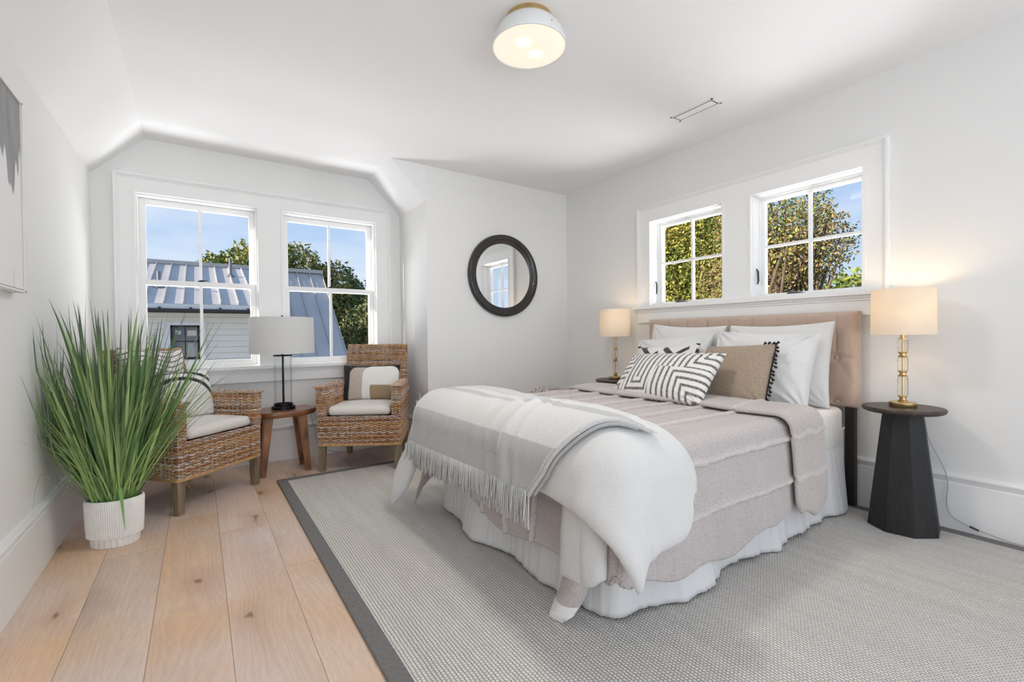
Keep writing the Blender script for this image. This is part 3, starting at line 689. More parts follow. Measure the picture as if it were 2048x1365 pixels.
def quad(p00, p10, p01, p11, bul=0):
    p00, p10, p01, p11 = [np.array(p, float) for p in (p00, p10, p01, p11)]
    def S(u, v):
        u = np.asarray(u)[..., None]; v = np.asarray(v)[..., None]
        return p00 * (1 - u) * (1 - v) + p10 * u * (1 - v) + p01 * (1 - u) * v + p11 * u * v
    return S
def polyline_surface(bottom, top):
    """u follows the polylines (rounded corners), v goes bottom->top"""
    B = np.array(bottom, float); Tt = np.array(top, float)
    L = np.r_[0, np.cumsum(np.linalg.norm(np.diff(B, axis=0), axis=1))]; L /= L[-1]
    def S(u, v):
        u = np.asarray(u, float); v = np.asarray(v, float)[..., None]
        pb = np.stack([np.interp(u, L, B[:, k]) for k in range(3)], -1); pt = np.stack([np.interp(u, L, Tt[:, k]) for k in range(3)], -1)
        return pb * (1 - v) + pt * v
    return S, float(np.linalg.norm(np.diff(B, axis=0), axis=1).sum())
def rounded(pts, r, z, k=4):
    """round the inner corners of an xy polyline"""
    out = [pts[0]]
    for i in range(1, len(pts) - 1):
        p, a, c = [np.array(q, float) for q in (pts[i], pts[i - 1], pts[i + 1])]
        d0 = (a - p) / np.linalg.norm(a - p); d1 = (c - p) / np.linalg.norm(c - p)
        q0 = p + d0 * r; q1 = p + d1 * r
        for s in np.linspace(0, 1, k + 1): out.append(tuple((1 - s) ** 2 * q0 + 2 * s * (1 - s) * p + s * s * q1))
    out.append(pts[-1]); return [(x, y, z) for x, y in out]
M_wick = mat('woven_rattan', (1, 1, 1), .5, attr=True, noise=(45, .18))
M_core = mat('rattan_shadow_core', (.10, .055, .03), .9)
M_cleg = mat('weathered_wood_leg', (.22, .165, .105), .5, noise=(8, .35, (6, 6, .8)))
M_cush = mat('cream_canvas', (.74, .71, .66), .9, sheen=.2, bump=(300, .25, .0015), noise=(4, .05))

def cushion_mesh(b, w_, d_, h_, cx, cy, z, nu=40, nv=40, crown=.012, seed=3):
    """boxy seat cushion with rounded piped edges"""
    u = np.linspace(-1, 1, nu); v = np.linspace(-1, 1, nv); uu, vv = np.meshgrid(u, v, indexing='ij')
    def side(sg):
        ex = 1 - np.clip((np.abs(uu) - .86) / .14, 0, 1) ** 2.5; ey = 1 - np.clip((np.abs(vv) - .86) / .14, 0, 1) ** 2.5
        e = np.sqrt(np.clip(ex * ey, 0, 1)); x = uu * w_ / 2 * (1 - .02 * (1 - np.abs(vv)) * 0); y = vv * d_ / 2
        # rounded plan corners
        rr = np.maximum(0, np.abs(uu) + np.abs(vv) - 1.75) / .25; k = 1 - .045 * rr
        P = np.stack([x * k, y * k, sg * (h_ / 2) * e + (crown if sg > 0 else 0) * (1 - uu ** 2) * (1 - vv ** 2)], -1)
        P[..., 2] += .003 * snoise(P[..., :2], 5, seed, 2) * e
        return P + np.array([cx, cy, z])
    b.grid(side(1)); b.grid(side(-1), flip=True)

def make_chair(name, loc, rz, label):
    t = thing(name, label, 'chair', loc, rz, group='wicker armchairs by the window')
    z0 = .20; hw = .305; D = .575; zs = .415; za = .635; zb = .932; fl = .010; hb = hw - .040; tp = .040
    # outer skirt: front + sides + rear, z0..zs; sides go to arm height
    def wrap(seed, pts0, pts1, za_, zb_, r=.03, **k):
        bb_ = rounded(pts0, r, za_); tt_ = rounded(pts1, r, zb_); S, L = polyline_surface(bb_, tt_); weave(b, S, L, zb_ - za_, seed=seed, **k)
    b = MB()
    wrap(1, [(-hb, D), (-hw, 0), (hw, 0), (hb, D)], [(-hb, D), (-hw - fl * .4, 0), (hw + fl * .4, 0), (hb, D)], z0, zs)
    # bottom border braid
    for zz_ in (z0 - .004, z0 + .004):
        P = rounded([(-hb, D), (-hw, 0), (hw, 0), (hb, D)], .03, zz_, 6); b.tube(P, .0065, 6, col=(.50, .30, .14))
    S = quad((-hb, D, z0), (hb, D, z0), (-hb, D, zs), (hb, D, zs)); weave(b, lambda u, v: S(1 - np.asarray(u), v), .6, zs - z0, seed=9)
    b.build('seat_base', M_wick, t, attr=True, smooth=True)
    def tbox(b, xa, xb, ya, yb, za_, zb_, sh):
        b.add([(xa, ya, za_), (xb, ya, za_), (xb + sh[1], yb, za_), (xa + sh[0], yb, za_), (xa, ya, zb_), (xb, ya, zb_), (xb + sh[1], yb, zb_), (xa + sh[0], yb, zb_)], [(0, 3, 2, 1), (4, 5, 6, 7), (0, 1, 5, 4), (1, 2, 6, 5), (2, 3, 7, 6), (3, 0, 4, 7)])
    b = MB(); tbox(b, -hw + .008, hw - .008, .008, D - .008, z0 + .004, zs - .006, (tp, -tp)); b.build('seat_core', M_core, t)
    for sg in (-1, 1):
        b = MB(); xo = sg * (hw + fl); xi = sg * (hw - .062); xb = sg * (hw + fl * .4)
        # arm: U-shaped wrap: outside, front, inside
        pts0 = [(xb - sg * tp, D), (xb, 0), (sg * (hw - .062), 0), (sg * (hw - .062 - tp), D - .06)]
        pts1 = [(xo - sg * tp, D), (xo, -.004), (xi, -.004), (xi - sg * tp, D - .06)]
        if sg > 0: pts0, pts1 = pts0[::-1], pts1[::-1]
        wrap(20 + sg, pts0, pts1, zs, za, r=.022)
        # top of the arm
        a0, a1 = (xi, xo) if sg > 0 else (xo, xi)
        S = quad((a0 + .004, 0, za + .002), (a1 - .004, 0, za + .002), (a0 + .004 - sg * tp, D - .03, za + .004), (a1 - .004 - sg * tp, D - .03, za + .004)); weave(b, S, abs(a1 - a0), D - .03, seed=40 + sg, stake=.024)
        # plaited rim
        P = [(xo - sg * tp * .85, D - .09, za), (xo, .015, za), (xo - sg * .012, 0, za), (xi + sg * .010, 0, za), (xi, .012, za), (xi - sg * tp, D - .06, za)]; b.tube(bez(P, 40), .006, 6, col=(.45, .36, .30))
        b.build('armrest', M_wick, t, attr=True, smooth=True)
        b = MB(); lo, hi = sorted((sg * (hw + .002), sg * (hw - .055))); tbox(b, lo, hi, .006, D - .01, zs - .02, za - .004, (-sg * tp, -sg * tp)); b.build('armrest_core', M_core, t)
    # backrest: leans back
    lean = .075; th = .050; bw0, bw1 = .268, .252
    y0f = D - .085
    def back_pts(y, ww): return [(-ww, y), (ww, y)]
    b = MB()
    # closed ring front+sides+rear, rounded
    ring0 = [(0, D), (-bw0, D), (-bw0, y0f), (bw0, y0f), (bw0, D), (0.001, D)]
    ring1 = [(0, D + lean), (-bw1, D + lean), (-bw1, D + lean - th), (bw1, D + lean - th), (bw1, D + lean), (0.001, D + lean)]
    wrap(60, ring0, ring1, zs, zb, r=.018)
    S = quad((-bw1 + .004, D + lean - th, zb), (bw1 - .004, D + lean - th, zb), (-bw1 + .004, D + lean, zb), (bw1 - .004, D + lean, zb)); weave(b, S, 2 * bw1, th, seed=70)
    b.build('backrest', M_wick, t, attr=True, smooth=True)
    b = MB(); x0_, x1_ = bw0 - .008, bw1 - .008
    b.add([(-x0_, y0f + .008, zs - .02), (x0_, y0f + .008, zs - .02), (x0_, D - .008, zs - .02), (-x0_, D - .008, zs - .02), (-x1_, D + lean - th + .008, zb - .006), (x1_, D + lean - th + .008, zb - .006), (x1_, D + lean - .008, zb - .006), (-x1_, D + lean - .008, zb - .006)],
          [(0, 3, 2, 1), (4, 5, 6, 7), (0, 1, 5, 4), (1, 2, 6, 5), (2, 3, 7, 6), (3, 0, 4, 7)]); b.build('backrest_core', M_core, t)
    b = MB(); cushion_mesh(b, .470, .470, .066, 0, .232, zs + .034); b.build('seat_cushion', M_cush, t, smooth=True, weld=True)
    for sx_, sy_ in ((-1, .03), (1, .03), (-1, D - .03), (1, D - .03)):
        x = sx_ * (hw - .028 - (tp if sy_ > .2 else 0)); b = MB(); a_, c_ = .026, .019; yy_ = sy_ + (.0 if sy_ < .2 else .02)
        b.add([(x - c_, yy_ - c_, 0), (x + c_, yy_ - c_, 0), (x + c_, yy_ + c_, 0), (x - c_, yy_ + c_, 0), (x - a_, sy_ - a_, z0 + .02), (x + a_, sy_ - a_, z0 + .02), (x + a_, sy_ + a_, z0 + .02), (x - a_, sy_ + a_, z0 + .02)],
              [(0, 3, 2, 1), (4, 5, 6, 7), (0, 1, 5, 4), (1, 2, 6, 5), (2, 3, 7, 6), (3, 0, 4, 7)]); b.build('leg', M_cleg, t, bevel=.003)
    return t
def dup(root, loc, rz, label):
    r = root.copy(); C.objects.link(r); r.location = loc; r.rotation_euler = (0, 0, rz); r['label'] = label
    for ch in list(root.children):
        c = ch.copy(); C.objects.link(c); c.parent = r
    return r
CRA = math.radians(-31.5); CLA = math.radians(42)
CR = (.975, 3.46, 0); CL = (.120, 3.375, 0)
chR = make_chair('wicker_armchair', CR, CRA, 'wicker armchair nearest the foot of the bed, beige and white pillow on it')
bpy.context.view_layer.update()
dup(chR, CL, CLA, 'wicker armchair behind the grass plant, white pillow with black arc on it')

# ------------------------------------------------------------------ grass plant
t = thing('potted_grass', 'tall green ornamental grass in an oval ribbed white pot by the left wall', 'plant', (-.352, 2.965, 0))
def oval_pot():
    b = MB(); n = 480
    def ring(rx, ry, z, rib=0.0, cnt=84):
        return [((rx + rib * math.cos(cnt * a)) * math.cos(a), (ry + rib * math.cos(cnt * a)) * math.sin(a), z) for a in (2 * PI * k / n for k in range(n))]
    rings = [ring(.094, .072, 0), ring(.097, .075, .003, .002, 24), ring(.099, .077, .045, .002, 24), ring(.099, .077, .048), ring(.112, .088, .050, .0013), ring(.115, .091, .10, .0013), ring(.119, .095, .218, .0013), ring(.117, .094, .226, .001), ring(.112, .089, .230), ring(.107, .084, .226), ring(.104, .081, .18)]
    vs = [p for r in rings for p in r]; fs = [(l * n + k, l * n + (k + 1) % n, (l + 1) * n + (k + 1) % n, (l + 1) * n + k) for l in range(len(rings) - 1) for k in range(n)]
    fs += [tuple(range(n - 1, -1, -1))]; b.add(vs, fs); return b
M_pot = mat('white_ceramic_pot', (.80, .79, .76), .55, noise=(20, .04))
o = oval_pot().build('pot', M_pot, t, smooth=True, angle=50); o.rotation_euler = (0, 0, -.35)
b = MB(); b.lathe([(0, .195), (.10, .195), (.10, .205), (0, .215)], (0, 0, 0), 32, sy=.78); o = b.build('soil', mat('dark_moss', (.05, .05, .03), .95, bump=(80, .6, .01)), t); o.rotation_euler = (0, 0, -.35)
def grass():
    b = MB(); rs = np.random.RandomState(12)
    def blade(x, y, az, lean, L, wd, droop, c0, c1, tw=0.0):
        m = 12; s = np.linspace(0, 1, m); th = lean + droop * s ** 2.2
        ds = L / (m - 1); r = np.r_[0, np.cumsum(np.sin(th[1:]) * ds)]; z = np.r_[0, np.cumsum(np.cos(th[1:]) * ds)]
        ca, sa = math.cos(az), math.sin(az); P = np.stack([x + r * ca, y + r * sa, .20 + z], -1)
        P[:, 0] = np.maximum(P[:, 0], XL + .352 + .012 + .03 * rs.rand())
        P[:, 2] = np.maximum(P[:, 2], .004)
        Wd = wd * (1 - s ** 3) * (.55 + .45 * np.minimum(1, s * 4)) + .0004
        ta = az + PI / 2 + tw + rs.uniform(-.7, .7) * s; side = np.stack([np.cos(ta), np.sin(ta), np.zeros(m)], -1)
        nrm_ = np.stack([np.cos(ta + PI / 2), np.sin(ta + PI / 2), np.zeros(m)], -1)
        G = np.stack([P - side * Wd[:, None] / 2, P + nrm_ * Wd[:, None] * .22, P + side * Wd[:, None] / 2], 1)
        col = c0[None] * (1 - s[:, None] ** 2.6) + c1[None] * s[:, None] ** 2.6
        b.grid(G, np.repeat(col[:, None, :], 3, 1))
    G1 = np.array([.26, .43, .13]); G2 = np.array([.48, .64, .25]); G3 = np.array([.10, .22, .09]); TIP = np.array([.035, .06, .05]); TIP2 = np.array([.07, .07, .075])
    for i in range(620):
        a = rs.uniform(0, 2 * PI); rr = math.sqrt(rs.rand()); x = .082 * rr * math.cos(a); y = .062 * rr * math.sin(a)
        az = a + rs.normal(0, .45); hero = rs.rand()
        if hero < .30:
            L = rs.uniform(.60, 1.03); wd = rs.uniform(.012, .024); lean = rs.uniform(.02, .44); dr = rs.uniform(-.12, .25)
        elif hero < .88:
            L = rs.uniform(.42, .85); wd = rs.uniform(.005, .011); lean = rs.uniform(.05, .60); dr = rs.uniform(-.15, .55)
        else:
            L = rs.uniform(.55, .92); wd = rs.uniform(.003, .005); lean = rs.uniform(.25, .65); dr = rs.uniform(.1, .9)
        k = rs.rand(); c0 = G1 * (1 - k) + (G2 if rs.rand() < .55 else G3) * k
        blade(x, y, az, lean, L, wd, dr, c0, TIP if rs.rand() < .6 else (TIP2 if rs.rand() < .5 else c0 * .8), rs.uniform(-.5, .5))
    for i in range(26):   # long drooping wisps
        a = rs.uniform(0, 2 * PI); blade(.07 * math.cos(a), .05 * math.sin(a), a, rs.uniform(.5, .9), rs.uniform(.5, .75), .0032, rs.uniform(1.2, 2.6), G1, G3)
    # long single blade reaching over the chair and the broad blade folded over the rim
    blade(.04, .0, -.1, .30, .80, .006, .62, G3, TIP); blade(.03, .02, -.5, .35, .85, .006, .6, G3, TIP)
    m = 10; s = np.linspace(0, 1, m); P = np.stack([.02 + .03 * s, -.055 - .07 * np.sin(s * 1.6), .30 - .22 * s ** 1.3 + .05 * np.sin(s * 3)], -1); wv_ = .022 * (1 - s ** 2) + .001
    sd = np.array([.88, -.47, 0]); b.grid(np.stack([P - sd * wv_[:, None] / 2, P + sd * wv_[:, None] / 2], 1), np.tile(np.array([.25, .46, .14]), (m, 2, 1)))
    return b
grass().build('foliage', mat('grass_blades', (1, 1, 1), .38, attr=True), t, attr=True, smooth=True)

# ------------------------------------------------------------------ bed
BX0, BX1, BY0, BY1 = 1.15, 3.025, 1.075, 2.425
M_headb = mat('blush_linen', (.50, .385, .31), .85, sheen=.25, bump=(420, .2, .001), noise=(60, .05))
M_sheet = mat('cream_sheet', (.82, .79, .75), .8, sheen=.1, bump=(16, .2, .006))
M_skirt = mat('white_bed_skirt', (.68, .675, .67), .8, sheen=.1, bump=(20, .35, .010, (3, 3, .5)))
bed = thing('bed', 'upholstered bed with blush tufted headboard, cream mattress and white gathered skirt', 'bed', (2.09, 1.75, 0.012))
def place(o): o.location = (-2.09, -1.75, -0.012); return o
# headboard: tufted panel
ny, nz_ = 200, 90; y0, y1, z0, z1 = 1.025, 2.455, .572, 1.118
Y_, Z_ = np.meshgrid(np.linspace(y0, y1, ny), np.linspace(z0, z1, nz_), indexing='ij')
sp_ = .1625; rowA, rowB, rowC = .853, .713, .60
btn = []
for r_, (zr, off) in enumerate(((rowA, 1.125), (rowB, 1.125 + sp_ / 2), (rowC, 1.125))):
    k = 0
    while off + k * sp_ < y1 - .05: btn.append((off + k * sp_, zr, r_)); k += 1
def segd(px, pz, a, b_):
    a = np.array(a); b_ = np.array(b_); d = b_ - a; t_ = np.clip(((px - a[0]) * d[0] + (pz - a[1]) * d[1]) / (d @ d), 0, 1)
    return np.hypot(px - a[0] - t_ * d[0], pz - a[1] - t_ * d[1])
dep = np.zeros_like(Y_)
segs = []
for (by, bz, r_) in btn:
    if r_ == 0:
        segs.append(((by, bz), (by, z1 + .05)))
        for s_ in (-1, 1):
            q = by + s_ * sp_ / 2
            if y0 < q < y1: segs.append(((by, bz), (q, rowB)))
    if r_ == 1:
        for s_ in (-1, 1):
            q = by + s_ * sp_ / 2
            if y0 < q < y1: segs.append(((by, bz), (q, rowC)))
segs.append(((1.125, rowA), (y0 - .02, rowA))); lastA = max(b_[0] for b_ in btn if b_[2] == 0); segs.append(((lastA, rowA), (y1 + .02, rowA)))
for a_, c_ in segs: dep = np.maximum(dep, (.010 if abs(a_[0] - c_[0]) < 1e-6 or abs(a_[1] - c_[1]) < 1e-6 else .005) * np.exp(-(segd(Y_, Z_, a_, c_) / (.010 if abs(a_[0] - c_[0]) < 1e-6 or abs(a_[1] - c_[1]) < 1e-6 else .022)) ** 1.0))
for (by, bz, r_) in btn: dep = np.maximum(dep, .024 * np.exp(-(np.hypot(Y_ - by, Z_ - bz) / .022) ** 1.2))
ey = np.minimum(Y_ - y0, y1 - Y_); ez = np.minimum(Z_ - z0, z1 - Z_); ed = np.minimum(ey, ez)
rd = .03 * (1 - np.sqrt(np.clip(1 - (1 - np.clip(ed / .03, 0, 1)) ** 2, 0, 1)))
P = np.stack([3.020 + dep * sstep(0, .03, ed) * 1 + rd, Y_, Z_], -1)
b = MB(); b.grid(P, flip=True)
e0 = [P[:, 0], P[-1, :], P[::-1, -1], P[0, ::-1]]
loop = np.concatenate([p[:-1] for p in e0], 0); back = loop.copy(); back[:, 0] = 3.098
G = np.stack([loop, back], 1); G = np.concatenate([G, G[:1]], 0); b.grid(G)
b.add([tuple(p) for p in (back[0], back[ny - 1], back[ny + nz_ - 2], back[2 * ny + nz_ - 3])], [(0, 1, 2, 3)])
hb = place(b.build('headboard', M_headb, bed, smooth=True, weld=True, angle=60))
for (by, bz, r_) in btn[:]:
    b = MB(); b.lathe([(0, 0), (.0125, 0), (.0135, .004), (.010, .009), (0, .011)], (0, 0, 0), 16, axis='X'); o = b.build('button', M_headb, None, smooth=True); o.parent = hb
    o.location = (3.020 + .019, by, bz); o.rotation_euler = (0, 0, PI)
for yy_ in (1.045, 2.40):
    b = MB(); b.box((3.050, yy_, 0.012), (3.090, yy_ + .045, .62)); place(b.build('headboard_leg', mat('espresso_wood', (.022, .014, .010), .5), bed))
def rbox_grid(x0, x1, y0, y1, z0, z1, r, n=64):
    """rounded slab as a superellipse-edged grid (top + sides)"""
    b = MB(); prof = [(0, z0)] + [(r * (1 - math.cos(a)) if False else 0, 0) for a in []]
    rows = []
    for (ins, z) in [(.03, z0), (0, z0 + .03), (0, z1 - r)] + [(r * (1 - math.cos(a)), z1 - r + r * math.sin(a)) for a in np.linspace(.2, PI / 2, 6)]:
        pts = []; cr = .07
        for cx_, cy_, a0 in ((x1 - cr, y1 - cr, 0), (x0 + cr, y1 - cr, PI / 2), (x0 + cr, y0 + cr, PI), (x1 - cr, y0 + cr, 1.5 * PI)):
            for a in np.linspace(a0, a0 + PI / 2, 8): pts.append((cx_ + (cr - ins) * math.cos(a), cy_ + (cr - ins) * math.sin(a)))
        # subdivide straights
        q = []
        for i in range(len(pts)):
            p, p2 = np.array(pts[i]), np.array(pts[(i + 1) % len(pts)]); m_ = max(1, int(np.linalg.norm(p2 - p) / .05))
            for s in range(m_): q.append(p + (p2 - p) * s / m_)
        rows.append([(x, y, z) for x, y in q])
    m_ = min(len(r_) for r_ in rows); n_ = len(rows[2])
    rows = [r_ if len(r_) == n_ else [tuple(np.array(r_[0]) * 0 + np.array(r_[min(len(r_) - 1, int(k * len(r_) / n_))])) for k in range(n_)] for r_ in rows]
    A = np.array(rows); b.grid(np.concatenate([A, A[:, :1]], 1)); b.f.append(tuple(range(len(b.v) - A.shape[1] - 1, len(b.v) - 1)))
    return b
b = rbox_grid(BX0, BX1, BY0, BY1, .335, .577, .035); place(b.build('mattress', M_sheet, bed, smooth=True, weld=True, angle=70))
b = MB(); b.box((BX0 + .02, BY0 + .025, .13), (BX1, BY1 - .025, .335)); place(b.build('box_spring', M_skirt, bed))
for x_, y_ in ((1.3, 1.2), (1.3, 2.3), (2.9, 1.2), (2.9, 2.3)):
    b = MB(); b.box((x_ - .03, y_ - .03, .012), (x_ + .03, y_ + .03, .13)); place(b.build('leg', M_black, bed))

# gathered bed skirt
def path_pts(pts, r, step=.008):
    P = [np.array(p[:2]) for p in rounded(pts, r, 0, 10)]; L = np.r_[0, np.cumsum([np.linalg.norm(P[i + 1] - P[i]) for i in range(len(P) - 1)])]
    n_ = int(L[-1] / step); s = np.linspace(0, L[-1], n_); A = np.array(P); return s, np.stack([np.interp(s, L, A[:, 0]), np.interp(s, L, A[:, 1])], -1)
s, Q = path_pts([(3.02, BY0 + .012), (BX0 + .005, BY0 + .012), (BX0 + .005, BY1 - .012), (3.02, BY1 - .012)], .07)
tg = np.gradient(Q, axis=0); tg /= np.linalg.norm(tg, axis=1, keepdims=True); nr = np.stack([-tg[:, 1], tg[:, 0]], -1)   # outward?
if (nr[10] @ np.array([0, -1])) < 0: nr = -nr
nr = np.stack([np.convolve(nr[:, k], np.ones(9) / 9, 'same') for k in (0, 1)], -1)
m_ = 26; vz = np.linspace(0, 1, m_)
big = snoise(s[:, None], 1.25, 21, 2); med = snoise(s[:, None], 5.0, 4, 2); fin = snoise(s[:, None], 16.0, 9, 2)
hem = .016 + .012 * (snoise(s[:, None], 2.0, 33, 2) + .6).clip(0, 1)
out = np.zeros((len(s), m_, 3))
for j, v in enumerate(vz):
    d = .003 + v ** 1.2 * (.036 + .068 * big + .024 * med) + (v * .005 + .002) * fin + .006 * math.sin(v * 5) * med
    d = np.maximum(d, .003 + .004 * v)
    z = .452 - (.452 - hem) * v
    out[:, j, 0] = Q[:, 0] + nr[:, 0] * d; out[:, j, 1] = Q[:, 1] + nr[:, 1] * d; out[:, j, 2] = z
out[:, :, 0] = np.minimum(out[:, :, 0], 3.03)
b = MB(); b.grid(out); sk = place(b.build('bed_skirt', M_skirt, bed, smooth=True)); so = sk.modifiers.new('s', 'SOLIDIFY'); so.thickness = .002
P = [(float(a_), float(c_), .455 + .002 * math.sin(i * .9)) for i, (a_, c_) in enumerate(Q + nr * .006)][::2]
b = MB(); b.tube(P, .006, 6); place(b.build('piping', M_sheet, bed, smooth=True))

# ---- draping over the bed
def drape(cx, cy, zt, XF, YN, YF, r, fl=.05, cfl=.30, off=0.0):
    a = XF + r - cx; bn = YN + r - cy; bf = cy - (YF - r)
    near = bn >= bf; b_ = np.maximum(bn, bf); sg = np.where(near, -1.0, 1.0)
    ap = np.maximum(a, 0); bp_ = np.maximum(b_, 0); s = np.hypot(ap, bp_); ph = np.arctan2(bp_, ap)
    cor = np.sin(2 * ph) ** 2
    f = fl + (cfl - fl) * cor * sstep(0, .60, s)
    arc = np.minimum(s, r * PI / 2); h = r * np.sin(arc / r); d = r * (1 - np.cos(arc / r))
    rest = np.maximum(s - r * PI / 2, 0); h = h + f * rest; d = d + rest * np.sqrt(np.maximum(1 - f * f, .1))
    s_ = np.maximum(s, 1e-9); ux = ap / s_; uy = bp_ / s_
    x = np.where(a > 0, XF + r - h * ux, cx); y0_ = np.where(near, YN + r, YF - r)
    y = np.where(b_ > 0, y0_ + sg * h * uy, cy); z = zt - d
    return np.stack([x, y, z], -1)
def shell(P, thick, R, under=.35, edge_r=None):
    """puffy closed cloth: outer and inner surface meeting at the rim; R = rim width in grid fraction"""
    Nn = normals(P); nu, nv = P.shape[:2]; u = np.linspace(0, 1, nu)[:, None]; v = np.linspace(0, 1, nv)[None, :]
    # metric distance to the rim
    du = np.r_[0, np.cumsum(np.linalg.norm(np.diff(P[:, nv // 2], axis=0), axis=1))]; dv = np.r_[0, np.cumsum(np.linalg.norm(np.diff(P[nu // 2], axis=0), axis=1))]
    e = np.minimum(np.minimum(du, du[-1] - du)[:, None], np.minimum(dv, dv[-1] - dv)[None, :]); e = np.clip(e / R, 0, 1); e = np.sqrt(1 - (1 - e) ** 2)
    return P + Nn * (thick * e)[..., None], P - Nn * (thick * under * e)[..., None], e
def orient(P, ref_up=True):
    Nn = normals(P); c = Nn[P.shape[0] // 3, P.shape[1] // 2]
    return P if c[2] >= 0 else P[:, ::-1]

# coverlet
M_cover = mat('oatmeal_linen', (.47, .425, .408), .92, sheen=.3, bump=(330, .3, .0015), noise=(150, .16), attr=True)
nu, nv = 230, 460
u = np.linspace(0, 1, nu)[:, None]; v = np.linspace(0, 1, nv)[None, :]
cx_ = 2.41 - (2.41 - (1.13 - .40)) * u + 0 * v
cx_ = cx_ + (u * (.035 * np.sin(v * 9 + 1) + .02 * np.sin(v * 23)))
cy_ = .605 + (2.87 - .605) * v + 0 * u; cy_ = cy_ + (np.clip(1 - v * 6, 0, 1)) * (.030 * np.sin(u * 9.0 + .6) + .014 * np.sin(u * 27))
a_ = np.maximum(1.16 - cx_, 0); c_ = np.maximum(1.087 - cy_, 0); ss_ = np.hypot(a_, c_) + 1e-9
k_ = np.minimum(1, (.43 + .02 * np.sin(np.arctan2(c_, a_) * 6)) / ss_); k_ = np.where((a_ > 0) & (c_ > 0), k_, 1)
cxd = np.where(a_ > 0, 1.16 - a_ * k_, cx_); cyd = np.where(c_ > 0, 1.087 - c_ * k_, cy_)
P = drape(cxd, cyd, .600, 1.105, 1.032, 2.475, .055, .07, .22)
Nn = normals(P); Nn *= np.where(Nn[nu // 3, nv // 2, 2] > 0, 1, -1)
q = np.stack([cx_, cy_], -1)
side = sstep(0, .12, np.maximum(1.08 - cy_, 1.13 - cx_))
wr = .0055 * snoise(q, 1.6, 2, 3) * (1 - side) + side * (.012 * snoise(q * np.array([2.2, .35]), 1.2, 5, 3) + .004 * snoise(q * [5, 1.2], 1.4, 8, 2) + .0045 * snoise(q * [9, 1.6], 1.3, 18, 2))
wr += side * .024 * (sstep(1.08, .6, cy_)) * (snoise(q * [1.0, .1], 1.3, 14, 1))
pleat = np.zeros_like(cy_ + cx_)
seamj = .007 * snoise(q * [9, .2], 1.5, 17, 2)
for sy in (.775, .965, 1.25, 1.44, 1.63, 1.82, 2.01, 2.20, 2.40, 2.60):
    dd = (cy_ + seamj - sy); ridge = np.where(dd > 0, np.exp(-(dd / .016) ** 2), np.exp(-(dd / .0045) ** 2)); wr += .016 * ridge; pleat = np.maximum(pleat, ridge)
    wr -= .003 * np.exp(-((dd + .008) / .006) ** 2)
P = P + Nn * wr[..., None]
P[..., 2] = np.maximum(P[..., 2], .018)
b = MB(); A, B_, e_ = shell(P, .006, .02, .9); 
if normals(P)[nu // 3, nv // 2, 2] < 0: A, B_ = B_, A
fl0 = normals(P)[nu // 3, nv // 2, 2] < 0
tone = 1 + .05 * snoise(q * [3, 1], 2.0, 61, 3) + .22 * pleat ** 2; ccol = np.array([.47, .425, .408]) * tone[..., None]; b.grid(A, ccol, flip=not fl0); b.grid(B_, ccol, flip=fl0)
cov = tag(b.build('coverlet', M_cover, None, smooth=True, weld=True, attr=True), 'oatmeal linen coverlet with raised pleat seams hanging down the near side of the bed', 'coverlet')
# its turned-back band near the pillows
nu, nv = 50, 300; u = np.linspace(0, 1, nu)[:, None]; v = np.linspace(0, 1, nv)[None, :]
cy_ = .56 + (2.86 - .56) * v + 0 * u; edge = np.clip((cy_ - .56) / .10, 0, 1)
wd_ = .16 * np.sqrt(1 - (1 - edge) ** 2 * .45); cxm = 2.345 + .05 * sstep(1.1, .6, cy_) + .012 * np.sin(cy_ * 9)
cx_ = cxm + (0.5 - u) * 2 * wd_; cy_ = cy_ + .02 * np.cos(u * 7) * (1 - edge)
P = drape(cx_, cy_, .622, 0.5, 1.000, 2.505, .065, .03, .03)
q = np.stack([cx_, cy_], -1); Nn = normals(P); sgn = 1 if Nn[nu // 2, nv // 2, 2] > 0 else -1; Nn *= sgn
wr = .008 * snoise(q, 1.8, 71, 2) + .010 * np.sin(u * PI)
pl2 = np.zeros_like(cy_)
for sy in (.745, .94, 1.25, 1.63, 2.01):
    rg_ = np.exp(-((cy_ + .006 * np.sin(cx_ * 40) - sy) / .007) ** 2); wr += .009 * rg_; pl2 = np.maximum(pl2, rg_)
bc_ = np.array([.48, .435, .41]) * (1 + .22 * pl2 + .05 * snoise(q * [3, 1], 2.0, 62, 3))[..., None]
P = P + Nn * wr[..., None]; A, B_, e_ = shell(P, .016 * sgn, .035, .75)
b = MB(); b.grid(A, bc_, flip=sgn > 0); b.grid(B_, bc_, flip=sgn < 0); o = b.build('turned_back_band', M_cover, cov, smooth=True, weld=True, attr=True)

# duvet
M_duvet = mat('white_gauze', (.64, .635, .62), .9, sheen=.25, bump=(34, .45, .006, (1.0, 6.0, 4.0)))
DV = dict(zt=.655, XF=1.015, YN=.972, YF=2.50, r=.125)
def duvet_patch(nu, nv, head, foot, near_cut=None):
    u = np.linspace(0, 1, nu)[:, None]; v = np.linspace(0, 1, nv)[None, :]
    def cr(K, t_):
        K = np.array(K, float); x = K[:, 0]; return [np.interp(t_, x, K[:, k]) for k in (1, 2)]
    def smooth(a_): 
        k = 9; p_ = np.pad(a_, (k, k), 'edge'); 
        p_[:k] = 2 * a_[0] - a_[1:k + 1][::-1]; p_[-k:] = 2 * a_[-1] - a_[-k - 1:-1][::-1]
        return np.convolve(p_, np.ones(2 * k + 1) / (2 * k + 1), 'valid')
    hx, hy = [smooth(a_) for a_ in cr(head, v[0])]; fx, fy = [smooth(a_) for a_ in cr(foot, v[0])]
    return hx[None] * (1 - u) + fx[None] * u, hy[None] * (1 - u) + fy[None] * u
